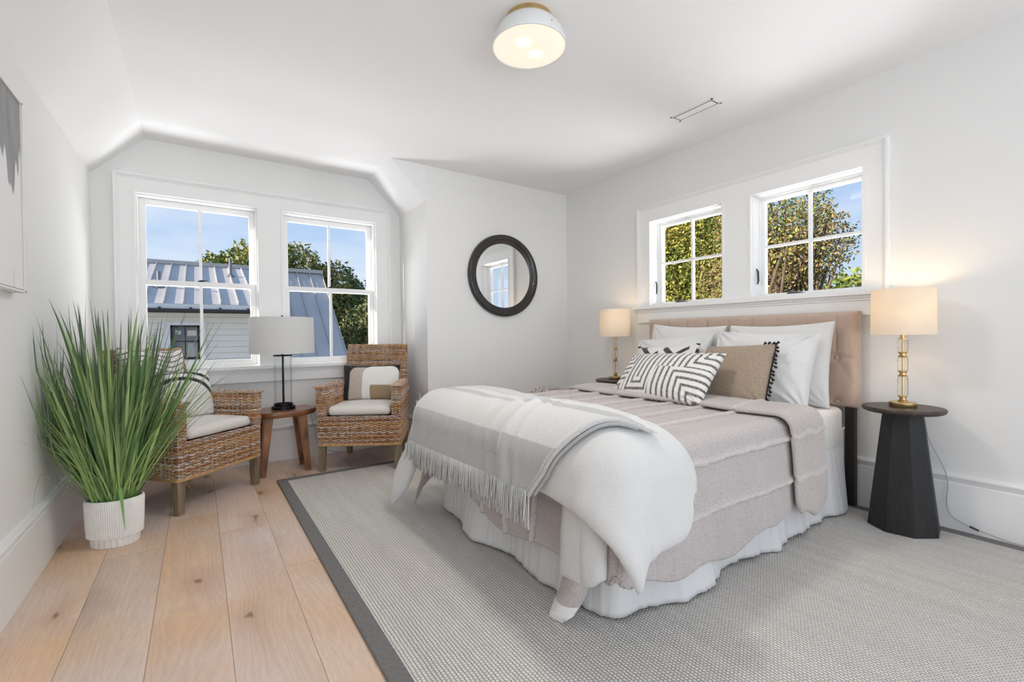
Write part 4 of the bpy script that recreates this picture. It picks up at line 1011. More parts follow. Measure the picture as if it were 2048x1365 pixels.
cx_, cy_ = duvet_patch(150, 240, [(0, 1.48, .69), (.12, 1.43, .88), (.22, 1.35, 1.04), (.32, 1.31, 1.22), (.6, 1.38, 1.80), (1, 1.40, 2.70)],
                       [(0, .945, .625), (.14, .825, .975), (.28, .86, 1.30), (.40, .82, 1.60), (.7, .80, 2.15), (.85, .70, 2.42), (.93, .56, 2.55), (1, .52, 2.72)])
uu = np.linspace(0, 1, 150)[:, None]; vv = np.linspace(0, 1, 240)[None, :]
kk = np.clip(1 - uu / .35, 0, 1) ** 2 * np.clip(1 - vv / .16, 0, 1) ** 2; cy_ = cy_ + .13 * kk; cx_ = cx_ - .09 * kk
P = drape(cx_, cy_, cfl=.40, fl=.10, **DV)
q = np.stack([cx_, cy_], -1); Nn = normals(P); sgn = 1 if Nn[75, 120, 2] > 0 else -1; Nn *= sgn
nearf = sstep(1.15, .8, cy_)
wr = .014 * snoise(q, 1.1, 91, 2) + .0035 * snoise(q * [1.0, 2.6], 2.0, 92, 2) + .020 * np.exp(-((cy_ - 1.30) / .25) ** 2) * sstep(1.0, 1.2, cx_)
wr += .012 * nearf * snoise(q * [1, 2.2], 1.3, 95, 2)
uu = np.linspace(0, 1, 150)[:, None]; vv = np.linspace(0, 1, 240)[None, :]
wr += .010 * np.exp(-(vv / .05) ** 2) * np.sin(uu * 26 + 2 * np.sin(uu * 9)) * sstep(.9, .2, uu)
P = P + Nn * wr[..., None]; A, B_, e_ = shell(P, .036 * sgn, .07, .5)
b = MB(); b.grid(A, flip=sgn > 0); b.grid(B_, flip=sgn < 0)
duv = tag(b.build('duvet', M_duvet, None, smooth=True, weld=True), 'puffy white crinkled duvet folded over the foot corner of the bed', 'duvet')
# lower folded layer that peeks out under the corner
cx_, cy_ = duvet_patch(70, 90, [(0, 1.12, 1.02), (.5, 1.12, 1.10), (1, 1.10, 1.225)], [(0, .84, .80), (.35, .72, .90), (.6, .655, 1.04), (1, .640, 1.240)])
P = drape(cx_, cy_, .612, 1.060, 1.035, 2.5, .09, .05, .12)
q = np.stack([cx_, cy_], -1); Nn = normals(P); sgn = 1 if (Nn[40, 60, 0] < 0) else -1; Nn *= sgn
P = P + Nn * (.008 * snoise(q, 2.2, 191, 2))[..., None]; A, B_, e_ = shell(P, .022 * sgn, .04, .7)
b = MB(); b.grid(A, flip=sgn > 0); b.grid(B_, flip=sgn < 0); b.build('folded_underlayer', M_duvet, duv, smooth=True, weld=True)
# long limp corner of the coverlet that reaches the rug
L_ = np.array([(1.150, 1.150, .47), (1.085, 1.160, .32), (1.065, 1.165, .20), (1.045, 1.185, .11), (1.025, 1.205, .05), (1.010, 1.215, .026)]); Wd = [.068, .066, .062, .058, .052, .034]
tt_ = np.linspace(0, 5, 40); G = []  # hanging tube of cloth
for q_ in tt_:
    c0 = np.array([np.interp(q_, range(6), L_[:, k]) for k in range(3)]); w_ = np.interp(q_, range(6), Wd); row_ = []
    for a_ in np.linspace(0, 2 * PI, 29):
        ww = w_ * (1 + .10 * math.sin(3 * a_ + q_)); row_.append(c0 + np.array([.42 * ww * math.cos(a_) + .010 * math.sin(2 * a_ + q_ * 1.5), ww * math.sin(a_), .25 * ww * math.cos(a_) * (q_ > 3.5)]))
    G.append(row_)
G = np.array(G); G[..., 2] = np.maximum(G[..., 2], .0155)
M_lining = mat('white_lining', (.80, .79, .78), .9, sheen=.2)
b = MB(); b.grid(G[:28], np.tile(np.array([.47, .43, .41]), G[:28].shape[:2] + (1,))); b.build('drooping_corner', M_cover, cov, smooth=True, attr=True)
b = MB(); b.grid(G[27:]); b.f.append(tuple(range(len(b.v) - 29, len(b.v) - 1))); b.build('white_underside', M_lining, cov, smooth=True)

# throw blanket with fringe
M_throw = mat('brushed_wool', (1, 1, 1), .95, attr=True, sheen=.5, bump=(500, .2, .001), noise=(120, .06))
nu, nv = 200, 300; u = np.linspace(0, 1, nu)[:, None]; v = np.linspace(0, 1, nv)[None, :]
nx = np.interp(u[:, 0], [0, .2, .4, .65, 1], [1.25, 1.16, 1.07, .97, .850]); nyy = np.interp(u[:, 0], [0, .2, .4, .65, 1], [1.005, 1.06, 1.11, 1.20, 1.29])
nx = np.convolve(np.pad(nx, 12, mode='reflect', reflect_type='odd'), np.ones(25) / 25, 'valid'); nyy = np.convolve(np.pad(nyy, 12, mode='reflect', reflect_type='odd'), np.ones(25) / 25, 'valid')
fx = np.interp(u[:, 0], [0, 1], [1.42, .825]); fy = np.interp(u[:, 0], [0, .4, 1], [2.42, 2.47, 2.525])
cx_ = nx[:, None] * (1 - v) + fx[:, None] * v + (1 - u) * .035 * np.sin(v * PI); cy_ = nyy[:, None] * (1 - v) + fy[:, None] * v
P0 = drape(cx_, cy_, cfl=.40, fl=.10, **DV)
q = np.stack([cx_, cy_], -1); Nn = normals(P0); sgn = 1 if Nn[60, 150, 2] > 0 else -1; Nn *= sgn
base = .014 * snoise(q, 1.1, 91, 2) + .020 * np.exp(-((cy_ - 1.30) / .25) ** 2) * sstep(1.0, 1.2, cx_)
fold = .010 * snoise(q * [.5, 2.2], 1.3, 44, 2) * (.4 + sstep(1.2, .9, cx_))
# a few long folds near the near edge, running head -> foot
for c0, am, wdt in ((1.50, .022, .030), (1.62, .014, .028), (1.43, .010, .018), (1.80, .008, .05)):
    cc = c0 + .35 * (1.15 - cx_) * -.5; fold += am * np.exp(-((cy_ - cc) / wdt) ** 2) * sstep(1.42, 1.1, cx_)
rim = np.exp(-((cy_ - nyy[:, None]) / .018) ** 2) * .012
P = P0 + Nn * (.036 + .010 + base + np.maximum(fold, -.004) + rim)[..., None]
tt = cx_ - .838
def band(a_, c_): return sstep(a_ - .002, a_ + .002, tt) * (1 - sstep(c_ - .002, c_ + .002, tt))
g = np.full(tt.shape, .62); g = g - .20 * band(-.05, .17) - .20 * band(.315, .375) - .14 * band(.445, .475); g = g - .09 * band(.485, .9)
vb = sstep(.0, .02, np.abs(cy_ - 1.49) - .018); 
col = np.stack([g, g * .995, g * .98], -1)
A, B_, e_ = shell(P, .005 * sgn, .012, 1.0)
b = MB(); b.grid(A, col, flip=sgn > 0); b.grid(B_, col, flip=sgn < 0)
thr = tag(b.build('throw_blanket', M_throw, None, smooth=True, weld=False, attr=True), 'grey and white striped wool throw with fringe draped over the foot of the bed', 'throw')
b = MB(); ed_ = P[:, 0] - (P[:, 6] - P[:, 0]) * .15; ed_[:, 2] -= .004
b.tube([tuple(p) for p in ed_[12::3]], .0075, 8, col=(.50, .50, .49)); b.tube([tuple(p + np.array([.002, -.012, -.010])) for p in ed_[30:-12:3]], .006, 8, col=(.36, .36, .355)); b.build('rolled_edge', M_throw, thr, smooth=True, attr=True)
b = MB(); hemP = P[-1]; hL = np.r_[0, np.cumsum(np.linalg.norm(np.diff(hemP, axis=0), axis=1))]; rs = np.random.RandomState(3)
for lay in (0, 1):
    s_ = .004
    while s_ < hL[-1] - .002:
        p = np.array([np.interp(s_, hL, hemP[:, k]) for k in range(3)]); L_ = rs.uniform(.078, .098) + .035 * lay
        dx, dy = rs.normal(0, .004, 2); w_ = -.004 + .014 * lay
        p[0] += w_ - .002; 
        pts = [(p[0], p[1], p[2] + .012), (p[0] + dx * .3 - .003, p[1] + dy * .3, p[2] - L_ * .33), (p[0] + dx - .004, p[1] + dy * .8, p[2] - L_ * .7), (p[0] + dx * 1.2 - .004, p[1] + dy * 1.1, p[2] - L_)]
        cc = rs.uniform(.50, .66); b.tube(pts, [.0022, .0024, .0024, .0030], 5, col=(cc, cc, cc * .98)); s_ += rs.uniform(.0062, .0082)
o = b.build('fringe', M_throw, thr, smooth=True, attr=True); o['kind'] = 'stuff'

# ------------------------------------------------------------------ pillows
def pillow(name, label, cat, w_, h_, t_, c, nrm_, lean, roll, m, group=None, nu=90, nv=70, pinch=.06, colf=None, seed=1, wrk=.004, sharp=.40, flange=0.0):
    """nrm_ = horizontal facing angle (deg, direction the front looks), lean = tilt back in deg"""
    u = np.linspace(-1, 1, nu); v = np.linspace(-1, 1, nv); uu, vv = np.meshgrid(u, v, indexing='ij')
    X = uu * w_ / 2 * (1 - pinch * (1 - vv ** 2)); Z = vv * h_ / 2 * (1 - pinch * 1.3 * (1 - uu ** 2))
    k = np.clip((1 - uu ** 2), 0, 1) * np.clip((1 - vv ** 2), 0, 1); prof = k ** sharp
    q = np.stack([uu * w_, vv * h_], -1) * 3
    wv_ = wrk * snoise(q, 1.0, seed, 3) * np.sqrt(k)
    cr = np.abs(uu * vv); rad = np.sin(np.arctan2(np.abs(vv) - 1.0001, np.abs(uu) - 1.0001) * 14) * wrk * 1.2 * np.exp(-((1 - np.abs(uu)) ** 2 + (1 - np.abs(vv)) ** 2) / .18) * np.clip(k * 12, 0, 1)
    F = np.stack([X, -(t_ / 2) * prof - wv_ - rad, Z], -1); B_ = np.stack([X, (t_ / 2) * prof * .85, Z], -1)
    b = MB(); col = None
    if colf is not None: col = colf(uu * w_ / h_, vv, uu); b.grid(F, col); b.grid(B_, colf(uu * 0 - 9, vv * 0, uu) if False else col, flip=True)
    else: b.grid(F); b.grid(B_, flip=True)
    o = b.build(name, m, None, smooth=True, weld=True, attr=colf is not None)
    a = math.radians(nrm_); f = Vector((math.cos(a), math.sin(a), 0)); l = math.radians(lean)
    up = Vector((-f.x * math.sin(l), -f.y * math.sin(l), math.cos(l))); fr = Vector((f.x * math.cos(l), f.y * math.cos(l), math.sin(l)))
    rt = (-fr).cross(up); rt = up.cross(fr) * 1.0
    Mx = Matrix((( rt.x, -fr.x, up.x), (rt.y, -fr.y, up.y), (rt.z, -fr.z, up.z))).to_4x4()
    o.matrix_world = Matrix.Translation(c) @ Mx @ Matrix.Rotation(math.radians(roll), 4, 'Y')
    tag(o, label, cat, group); return o
M_pwhite = mat('white_pillowcase', (.70, .70, .695), .85, sheen=.1, bump=(11, .5, .012))
M_pmat = mat('white_matelasse', (.69, .685, .67), .9, sheen=.15, bump=(160, .5, .004))
pillow('pillow', 'white textured pillow standing against the headboard, on its right half', 'pillow', .62, .50, .17, (2.905, 1.405, .815), 180, 12, -1, M_pmat, 'white bed pillows', seed=3)
pillow('pillow', 'white textured pillow standing against the headboard, on its left half', 'pillow', .61, .50, .17, (2.905, 2.055, .822), 180, 12, 2.5, M_pmat, 'white bed pillows', seed=4)
pillow('pillow', 'smooth white pillow in front, right side, behind the tan tasselled cushion', 'pillow', .60, .46, .22, (2.755, 1.425, .790), 182, 20, 2, M_pwhite, 'white bed pillows', seed=5, wrk=.013)
pillow('pillow', 'smooth white pillow in front, left side, behind the black chevron cushion', 'pillow', .62, .44, .17, (2.755, 2.055, .780), 180, 24, -5, M_pwhite, 'white bed pillows', seed=6, wrk=.011)
M_pat = mat('patterned_cotton', (1, 1, 1), .92, attr=True, sheen=.2, bump=(260, .4, .002))
WH = np.array([.76, .745, .715]); BK = np.array([.055, .053, .055])
def mixc(f, a_=WH, c_=BK): return a_ * (1 - f[..., None]) + c_ * f[..., None]
def maze(x, y, u):
    dU = np.maximum(np.abs(x + .70), (-.30 - y)); dTL = np.maximum(x + 2.05, 1.05 - y); dBL = np.maximum(x + 2.05, y + 1.05)
    dTR = np.maximum(2.1 - x, 1.1 - y); dBR = np.maximum(2.0 - x, y + 1.2)
    sk = .12 * y
    d = np.where(x < -1.32 + sk, np.where(y > .05, dTL, dBL), np.where(x < -.02 + sk, dU, np.where(y > .15, dTR, dBR)))
    wob = .012 * snoise(np.stack([x, y], -1) * 6, 1.2, 5, 2)
    st = .5 + .5 * np.cos((d + wob) * 2 * PI / .235)
    f = sstep(.62, .74, st); sp = (nrs.rand(*x.shape) < .22) * .45
    return mixc(np.clip(f * (1 - sp) * .93, 0, 1))
pillow('lumbar_cushion', 'long lumbar cushion in front with black and white maze stripes', 'cushion', .72, .36, .17, (2.345, 1.795, .735), 172, 40, -3, M_pat, None, nu=300, nv=160, colf=maze, seed=8, pinch=.05)
def chev(x, y, u):
    d = np.abs(((x * .9 + y) % .9) - .45) ; e = np.abs(((x * .9 - y) % .9) - .45)
    f = np.maximum(sstep(.30, .33, d) * (np.sin(x * 5) > -.2), sstep(.33, .36, e) * (np.sin(x * 5 + y * 2) < .3)); f = np.clip(f, 0, 1)
    return mixc(f)
cb = pillow('accent_cushion', 'square white cushion with bold black chevron marks and corner tassels behind the lumbar cushion', 'cushion', .48, .38, .14, (2.63, 2.01, .745), 180, 26, -4, M_pat, None, nu=200, nv=160, colf=chev, seed=9)
M_tan = mat('tan_herringbone', (.36, .28, .21), .95, sheen=.2, bump=(300, .6, .003), noise=(330, .5))
tp = pillow('accent_cushion', 'tan woven cushion edged with black tassels on the right', 'cushion', .44, .38, .16, (2.575, 1.475, .755), 176, 24, -3, M_tan, None, seed=10, pinch=.04)
M_tas = mat('black_yarn', (.012, .012, .013), .9)
tm = MB(); tm.lathe([(0, .012), (.003, .010), (.0055, .004), (.004, .000), (.006, -.004), (.0095, -.022), (.008, -.024), (0, -.023)], (0, 0, 0), 9)
tas0 = None
def tassels(p, pts):
    global tas0
    for (x, y, z, ro) in pts:
        if tas0 is None: o = tm.build('tassel', M_tas, p, smooth=True); tas0 = o
        else: o = tas0.copy(); C.objects.link(o); o.parent = p
        o.location = (x, y, z); o.rotation_euler = (rnd.uniform(-.3, .3), ro, 0); o.scale = (.78, .78, .78)
tassels(tp, [(.222 + .004 * math.sin(k * 2), -.012, -.178 + .0232 * k, rnd.uniform(-1.1, -.3)) for k in range(16)] + [(.215 - .023 * k, -.01, .186 - .001 * k, rnd.uniform(-2.9, -2.0)) for k in range(4)])
b = MB(); b.tube([(.214, -.008, -.185 + .37 * k / 20) for k in range(21)], .003, 6); b.build('edge_cord', M_tas, tp)
tassels(cb, [(-.243, -.008, .12, .5), (-.238, -.008, .19, 1.5), (.22, -.008, .19, -1.3)])

def art1(x, y, u):
    # black ground, taupe and white rounded shapes
    TAU = np.array([.50, .44, .38]); TN = np.array([.34, .25, .155]); WT = np.array([.80, .79, .76]); BL = np.array([.012, .012, .014])
    def rr(x0, x1, y0, y1, r):
        cx, cy = (x0 + x1) / 2, (y0 + y1) / 2; qx = np.abs(x - cx) - (x1 - x0) / 2 + r; qy = np.abs(y - cy) - (y1 - y0) / 2 + r
        d = np.hypot(np.maximum(qx, 0), np.maximum(qy, 0)) + np.minimum(np.maximum(qx, qy), 0) - r; return sstep(.012, -.012, d)
    c = np.tile(BL, x.shape + (1,))
    for f, k in ((rr(-1.18, .6, -2.5, .86, .42), TAU), (rr(-.42, 1.60, -2.5, .92, .5), WT), (rr(.02, 2.6, -2.5, -.22, .12), TN)):
        c = c * (1 - f[..., None]) + k * f[..., None]
    return c
def local_to(loc, rz, p):
    c_, s_ = math.cos(rz), math.sin(rz); return (loc[0] + c_ * p[0] - s_ * p[1], loc[1] + s_ * p[0] + c_ * p[1], loc[2] + p[2])
pillow('lumbar_cushion', 'black, beige and white rounded-shape cushion on the right wicker armchair', 'cushion', .47, .295, .13, local_to(CR, CRA, (.0, .385, .625)), math.degrees(CRA) - 90, 16, 0, M_pat, None, nu=200, nv=130, colf=art1, seed=12, pinch=.05)
def art2(x, y, u):
    WT = np.array([.80, .79, .76]); BL = np.array([.014, .014, .016])
    r = np.hypot((x + .35) / 1.0, (y + .75) / 1.0)
    f = sstep(.015, -.015, np.abs(np.hypot((x + .15) / 1.25, (y + .55)) - 1.22) - .085) + sstep(.015, -.015, np.abs(np.hypot((x + .15) / 1.3, (y + .55)) - 1.55) - .07)
    g_ = sstep(.02, -.02, (-x - 1.2)) ; f = np.clip(f + (1 - g_), 0, 1)
    f = np.clip(f + sstep(.01, -.01, np.abs(y + .2 - .05 * x) - .006) * .3 * (np.abs(x) < 1), 0, 1); return mixc(f, WT, BL)
pillow('lumbar_cushion', 'white cushion with black arcs on the left wicker armchair', 'cushion', .47, .32, .13, local_to(CL, CLA, (.03, .365, .635)), math.degrees(CLA) - 90, 18, 0, M_pat, None, nu=200, nv=130, colf=art2, seed=13, pinch=.05)
def stripes(x, y, u): return mixc(sstep(.78, .9, .5 + .5 * np.cos((y * 1.0 + .10 * np.sin(x * 4)) * 2 * PI / .17)) * .85)
pillow('accent_cushion', 'striped black and white cushion standing at the back of the left armchair', 'cushion', .42, .42, .11, local_to(CL, CLA, (-.04, .49, .735)), math.degrees(CLA) - 90, 10, 4, M_pat, None, nu=140, nv=140, colf=stripes, seed=14)

# patterned pouf in the far corner
b = MB(); n_ = 120; prof = [(.20, .012), (.225, .05), (.24, .14), (.245, .25), (.24, .34), (.22, .42), (.185, .475), (.14, .507), (.09, .522), (.04, .529), (.001, .531)]
A = np.array([[(r * math.cos(2 * PI * k / n_), r * math.sin(2 * PI * k / n_), z) for r, z in [(np.interp(t_, np.arange(len(prof)), [p[0] for p in prof]), np.interp(t_, np.arange(len(prof)), [p[1] for p in prof])) for t_ in np.linspace(0, len(prof) - 1, 80)]] for k in range(n_ + 1)])
th = np.arctan2(A[..., 1], A[..., 0]); zz_ = A[..., 2]; rr_ = np.hypot(A[..., 0], A[..., 1])
patch = (np.sin(th * 3 + 1) > 0); f = np.where(patch, (np.sin(rr_ * 160 + th * 2) > .1), (np.sin(th * 36) > .2) & (rr_ < .2)) * 1.0
pk = (np.sin(th * 5 + rr_ * 20) > .75)
col = mixc(f, np.array([.66, .52, .46]) * 0 + np.array([.70, .62, .56]), BK); b.grid(A, col)
b.lathe([(0, .012), (.2, .012), (.2, .013)], (0, 0, 0), 24)
o = b.build('pouf', M_pat, None, smooth=True, attr=True); o.location = (2.655, 3.275, 0)
tag(o, 'black and cream patterned round pouf in the far corner behind the bed', 'pouf')

# ------------------------------------------------------------------ outside
struct(MB().box((-60, 4.6, -3.4), (90, 90, -3.2)).build('ground', mat('driveway', (.21, .19, .17), .95, noise=(.6, .4))))
struct(MB().box((3.5, -60, -3.4), (90, 4.6, -3.2)).build('ground', bpy.data.materials['driveway']))
M_seam = mat('standing_seam_metal', (.50, .475, .45), .5, .05, noise=(.8, .08))
M_side = mat('cream_lap_siding', (.84, .79, .69), .7)
M_ext = mat('exterior_white_trim', (.78, .77, .74), .6)
M_gut = mat('dark_gutter', (.05, .04, .035), .5, .3)
M_dark = mat('window_dark_glass', (.03, .045, .07), .1)
house = thing('neighbour_house', 'neighbouring cream-sided house with a grey standing seam metal roof, seen through the far windows', 'building', (0, 16, -3.2))
def hb_(b, nm, m, par=None, **k):
    o = b.build(nm, m, par or house, **k)
    if par is None: o.location = (0, -16, 3.2)
    return o
YR, ZR = 19.1, 3.53; s1 = .3235; s2 = .85; XE = 4.03; XDm = 1.52; YE = 14.0
def slab(b, x0, x1, ya, za, yb, zb, th=.10):
    b.add([(x0, ya, za), (x1, ya, za), (x1, yb, zb), (x0, yb, zb), (x0, ya, za - th), (x1, ya, za - th), (x1, yb, zb - th), (x0, yb, zb - th)],
          [(0, 1, 2, 3), (7, 6, 5, 4), (4, 5, 1, 0), (5, 6, 2, 1), (6, 7, 3, 2), (7, 4, 0, 3)])
b = MB(); slab(b, -6, XDm, YE, ZR - s1 * (YR - YE), YR, ZR); hb_(b, 'dormer_roof', M_seam)
b = MB(); slab(b, XDm - .02, XE, 12.6, ZR - s2 * (YR - 12.6), YR, ZR - .01); hb_(b, 'main_roof', M_seam)
b = MB(); slab(b, -6, XE, YR + 5, ZR - 5 * .6, YR, ZR - .005); hb_(b, 'rear_roof', M_seam)
b = MB(); b.box((-6, YR - .12, ZR - .03), (XE + .03, YR + .12, ZR + .10)); hb_(b, 'ridge_cap', M_seam)
b = MB()
for k in range(-15, 5):
    x = .10 + .395 * k
    if x < XDm: slab(b, x - .012, x + .012, YE, ZR - s1 * (YR - YE) + .055, YR - .1, ZR - .03 + .055, .055)
hb_(b, 'dormer_seams', M_seam)
b = MB()
for k in range(6):
    x = XE - .015 - .45 * k
    if x > XDm: slab(b, x - .012, x + .012, 12.6, ZR - s2 * (YR - 12.6) + .06, YR - .08, ZR - .04 + .05, .055)
hb_(b, 'main_seams', M_seam)
b = MB(); pz = lambda y: ZR - s2 * (YR - y)
b.add([(XDm - .1, 14.25, pz(14.25) - .1), (XDm, 14.25, pz(14.25) - .1), (XDm, 14.25, 1.86), (XDm - .1, 14.25, 1.86), (XDm - .1, YR, ZR - .12), (XDm, YR, ZR - .12)],
      [(0, 1, 2, 3), (1, 5, 2), (0, 3, 4), (3, 2, 5, 4), (0, 4, 5, 1)]); hb_(b, 'dormer_cheek', M_side)
b = MB(); b.box((-6, 13.98, 1.735), (XDm, 14.02, 1.865)); b.box((-6, 14.02, 1.72), (XDm, 14.32, 1.745)); hb_(b, 'fascia', M_ext)
b = MB(); b.tube([(-6, 13.90, 1.70), (XDm, 13.90, 1.70)], .055, 10)
for k in range(-7, 2): b.box((.45 + .62 * k, 13.88, 1.74), (.50 + .62 * k, 13.99, 1.79))
hb_(b, 'gutter', M_gut)
b = MB()
for k in range(32):
    z = 1.72 - .155 * (k + 1)
    b.add([(-6, 14.30, z), (XDm - .06, 14.30, z), (XDm - .06, 14.32, z + .149), (-6, 14.32, z + .149), (-6, 14.45, z), (XDm - .06, 14.45, z), (XDm - .06, 14.45, z + .149), (-6, 14.45, z + .149)],
          [(0, 1, 2, 3), (5, 4, 7, 6), (0, 4, 5, 1), (3, 2, 6, 7), (1, 5, 6, 2), (4, 0, 3, 7)])
hb_(b, 'siding_wall', M_side)
b = MB(); b.box((XDm - .1, 14.6, -3.2), (XE - .2, 19, -.9)); hb_(b, 'lower_wall', M_side)
wx0, wx1, wz0, wz1 = -.575, .03, .50, 1.30
b = MB(); b.box((wx0 - .13, 14.24, wz0 - .06), (wx0, 14.31, wz1 + .05)); b.box((wx1, 14.24, wz0 - .06), (wx1 + .13, 14.31, wz1 + .05)); b.box((wx0 - .16, 14.23, wz1 + .05), (wx1 + .16, 14.31, wz1 + .13)); b.box((wx0 - .16, 14.22, wz0 - .10), (wx1 + .16, 14.31, wz0 - .02))
hw_ = hb_(b, 'window_trim', M_ext)
b = MB(); b.box((wx0, 14.25, wz0 - .02), (wx1, 14.30, wz1 + .05)); b.build('dark_pane', M_dark, hw_)
b = MB(); c_ = .5 * (wx0 + wx1)
for bx in ((wx0, wx0 + .05, wz0, wz1 + .05), (wx1 - .05, wx1, wz0, wz1 + .05), (wx0, wx1, wz1, wz1 + .05), (wx0, wx1, wz0 - .02, wz0 + .04), (c_ - .012, c_ + .012, wz0, wz1), (wx0, wx1, .93, .955)): b.box((bx[0], 14.235, bx[2]), (bx[1], 14.25, bx[3]))
b.build('black_muntins', M_black, hw_)
b = MB(); b.box((c_ + .04, 14.243, 1.08), (c_ + .24, 14.249, 1.22)); b.build('poster', mat('poster_paper', (.62, .55, .46), .7), hw_)
b = MB(); b.box((c_ - .20, 14.243, 1.12), (c_ - .09, 14.249, 1.22)); b.build('sticker', mat('sticker_paper', (.55, .60, .58), .7), hw_)
b = MB(); b.add([(c_ + .03, 14.246, .52), (c_ + .20, 14.246, .52), (c_ + .17, 14.246, .90), (c_ + .06, 14.246, .90)], [(0, 1, 2, 3)]); b.build('curtain', mat('pale_curtain', (.42, .42, .38), .9), hw_)
for (x, y, h_, nm) in ((-.86, 15.7, .42, 'vent_pipe'), (.90, 17.6, .58, 'vent_pipe')):
    z = ZR - s1 * (YR - y); b = MB(); b.lathe([(0, h_), (.045, h_), (.045, .08), (.09, .05), (.17, -.04), (0, -.04)], (x, y, z), 20); hb_(b, nm, mat('grey_pipe', (.20, .20, .21), .5), smooth=True, angle=40)

M_leaf = mat('autumn_leaves', (1, 1, 1), .6, attr=True); M_bark = mat('bark', (.12, .085, .06), .9, noise=(3, .4), bump=(8, .6, .03))
def tree(name, label, base, blobs, trunk_h, nleaf, size, cols, seed, group=None, fill=.35, limbs=14):
    rs = np.random.RandomState(seed); t = thing(name, label, 'tree', base, group=group)
    b = MB(); top = np.array([0, 0, trunk_h]); b.tube([(0, 0, 0), (.05, .03, trunk_h * .5), tuple(top)], [.26, .20, .15], 9)
    bl = [(np.array(c, float), np.array(r, float)) for c, r in blobs]
    for c, r in bl:
        for k in range(limbs):
            d = rs.normal(size=3); d /= np.linalg.norm(d); e = c + d * r * .9; mid = (top + e) / 2 + rs.normal(0, .25, 3)
            b.tube([tuple(top), tuple(top * .4 + mid * .6 + rs.normal(0, .1, 3)), tuple(mid), tuple(e)], [.085, .055, .035, .010], 5, cap=False)
    b.build('trunk', M_bark, t, smooth=True)
    vol = np.array([r.prod() ** .67 for _, r in bl]); idx = rs.choice(len(bl), nleaf, p=vol / vol.sum())
    C0 = np.array([c for c, _ in bl])[idx]; R0 = np.array([r for _, r in bl])[idx]
    d = rs.normal(size=(nleaf, 3)); d /= np.linalg.norm(d, axis=1, keepdims=True)
    rad = np.where(rs.rand(nleaf) < fill, rs.rand(nleaf) ** .5, rs.uniform(.82, 1.06, nleaf))
    lump = 1 + .20 * snoise(d, .9, seed + 1, 2) + .10 * snoise(d, 3.0, seed + 2, 2)
    P = C0 + d * R0 * (rad * lump)[:, None] + rs.normal(0, size * .6, (nleaf, 3))
    a = rs.normal(size=(nleaf, 3)); a /= np.linalg.norm(a, axis=1, keepdims=True); q = rs.normal(size=(nleaf, 3)); q -= (q * a).sum(1, keepdims=True) * a; q /= np.linalg.norm(q, axis=1, keepdims=True)
    n_ = np.cross(a, q); L = size * rs.uniform(.7, 1.3, nleaf)[:, None]
    V = np.stack([P - a * L, P + q * L * .55 + n_ * L * .12, P + a * L, P - q * L * .45 + n_ * L * .12], 1)
    cols = np.array(cols); clump = (snoise(P, .35, seed + 5, 2) * .5 + .5); ci = np.clip((clump * len(cols) + rs.normal(0, .7, nleaf)).astype(int), 0, len(cols) - 1)
    cc = cols[ci] * rs.uniform(.6, 1.05, (nleaf, 1))
    b = MB(); b.v = [tuple(p) for p in V.reshape(-1, 3).tolist()]; b.f = [(4 * i, 4 * i + 1, 4 * i + 2, 4 * i + 3) for i in range(nleaf)]; b.c = [tuple(c) for c in np.repeat(cc, 4, 0).tolist()]; b.mi = [0] * nleaf
    b.build('foliage', M_leaf, t, attr=True)
YG = [(.10, .17, .03), (.20, .26, .04), (.34, .34, .06), (.44, .36, .07), (.28, .20, .06)]
OG = [(.07, .13, .04), (.12, .19, .05), (.22, .26, .06), (.34, .28, .08), (.26, .17, .07)]
DG = [(.045, .09, .03), (.075, .13, .035), (.12, .16, .045), (.22, .18, .06)]
GZ = -3.2
tree('oak_tree', 'yellow-green rounded tree rising behind the metal roof ridge in the left window', (1.2, 27, GZ), [((-.5, 0, 6.75), (1.25, 1.3, 1.45)), ((.9, .3, 7.2), (1.35, 1.4, 1.75)), ((2.2, .3, 7.3), (1.2, 1.3, 1.7)), ((.6, 0, 5.2), (2.2, 2, 2))], 3.5, 17000, .11, YG[:4], 31, 'trees behind the neighbouring house')
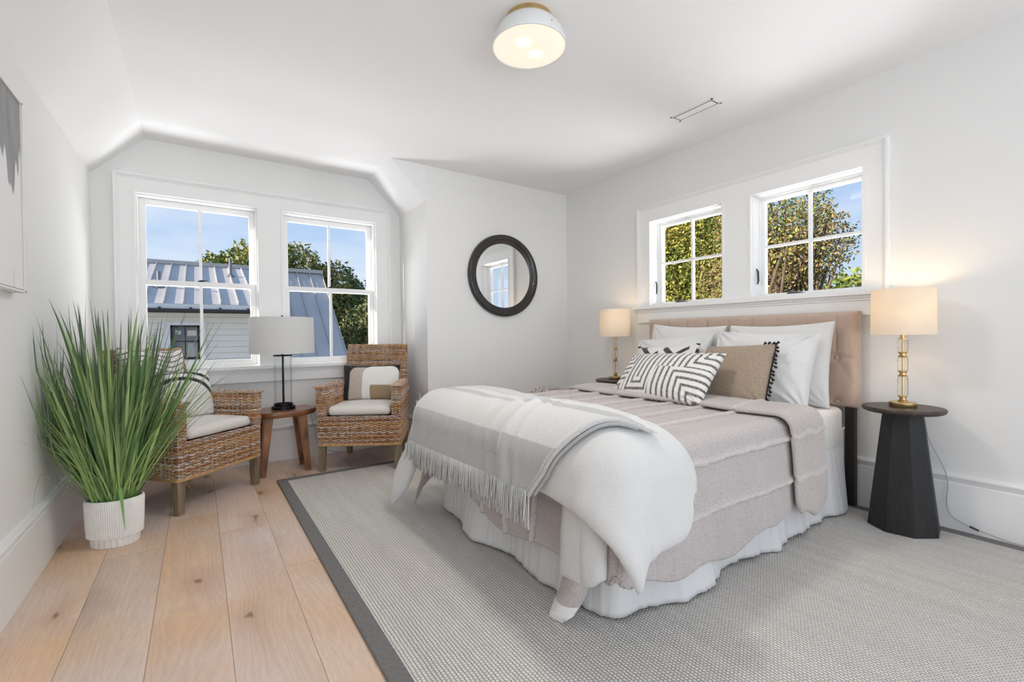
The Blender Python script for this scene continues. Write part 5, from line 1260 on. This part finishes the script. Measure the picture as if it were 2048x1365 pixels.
tree('oak_tree', 'brownish green tree rising behind the metal roof in the right-hand far window', (4.9, 27, GZ), [((-.5, 0, 7.0), (1.7, 1.6, 2.0)), ((1.5, .2, 6.4), (1.5, 1.5, 1.9)), ((2.6, 0, 4.9), (1.7, 1.7, 2.3)), ((.3, 0, 4.6), (2.2, 2, 2.4))], 3.2, 24000, .105, OG, 32, 'trees behind the neighbouring house')
tree('shade_tree', 'low dark green tree right of the metal roof edge', (7.4, 22, GZ), [((0, 0, 4.1), (1.9, 1.6, 1.9)), ((-1.2, -.3, 3.3), (1.5, 1.3, 1.5)), ((.6, 0, 5.2), (1.3, 1.3, 1.2))], 2.5, 17000, .09, DG, 33, 'trees behind the neighbouring house')
tree('maple_tree', 'dense yellow-green autumn tree filling the window over the left of the bed', (14.5, 10.2, GZ), [((0, 0, 6.0), (2.6, 2.8, 3.0)), ((-.6, 1.5, 7.4), (2.0, 2.0, 2.0)), ((-.8, -1.3, 7.8), (1.9, 2.0, 2.0)), ((-.5, 0, 4.0), (2.4, 2.6, 1.8))], 4.5, 95000, .055, YG, 34, 'trees beyond the bed windows', fill=.5)
tree('maple_tree', 'loose-branched autumn tree with sky between its leaves in the right bed window', (10.2, 4.95, GZ), [((0, 0, 6.2), (1.2, 1.15, 1.6)), ((.1, -.6, 6.0), (1.0, .85, .8)), ((0, .5, 5.0), (1.2, 1.2, 1.3)), ((0, -.2, 4.7), (.9, .8, 1.0))], 4.0, 24000, .036, OG + YG[2:4], 35, 'trees beyond the bed windows', fill=.6, limbs=26)
tree('distant_tree', 'distant rounded green tree at the lower right corner of the right bed window', (25, 8.3, GZ), [((0, 0, 5.0), (2.0, 1.7, 2.0)), ((0, 1.6, 4.6), (1.6, 1.7, 1.6)), ((0, -1.8, 4.9), (1.6, 1.6, 1.9))], 3.0, 9000, .13, YG[:3], 36, 'trees beyond the bed windows')
tree('distant_tree', 'far autumn tree showing low between the two bed-window trees', (22, 13.0, GZ), [((0, 0, 4.6), (2.2, 2.0, 2.2)), ((0, -1.2, 4.2), (1.8, 1.4, 1.7))], 3.0, 9000, .14, YG, 37, 'trees beyond the bed windows')
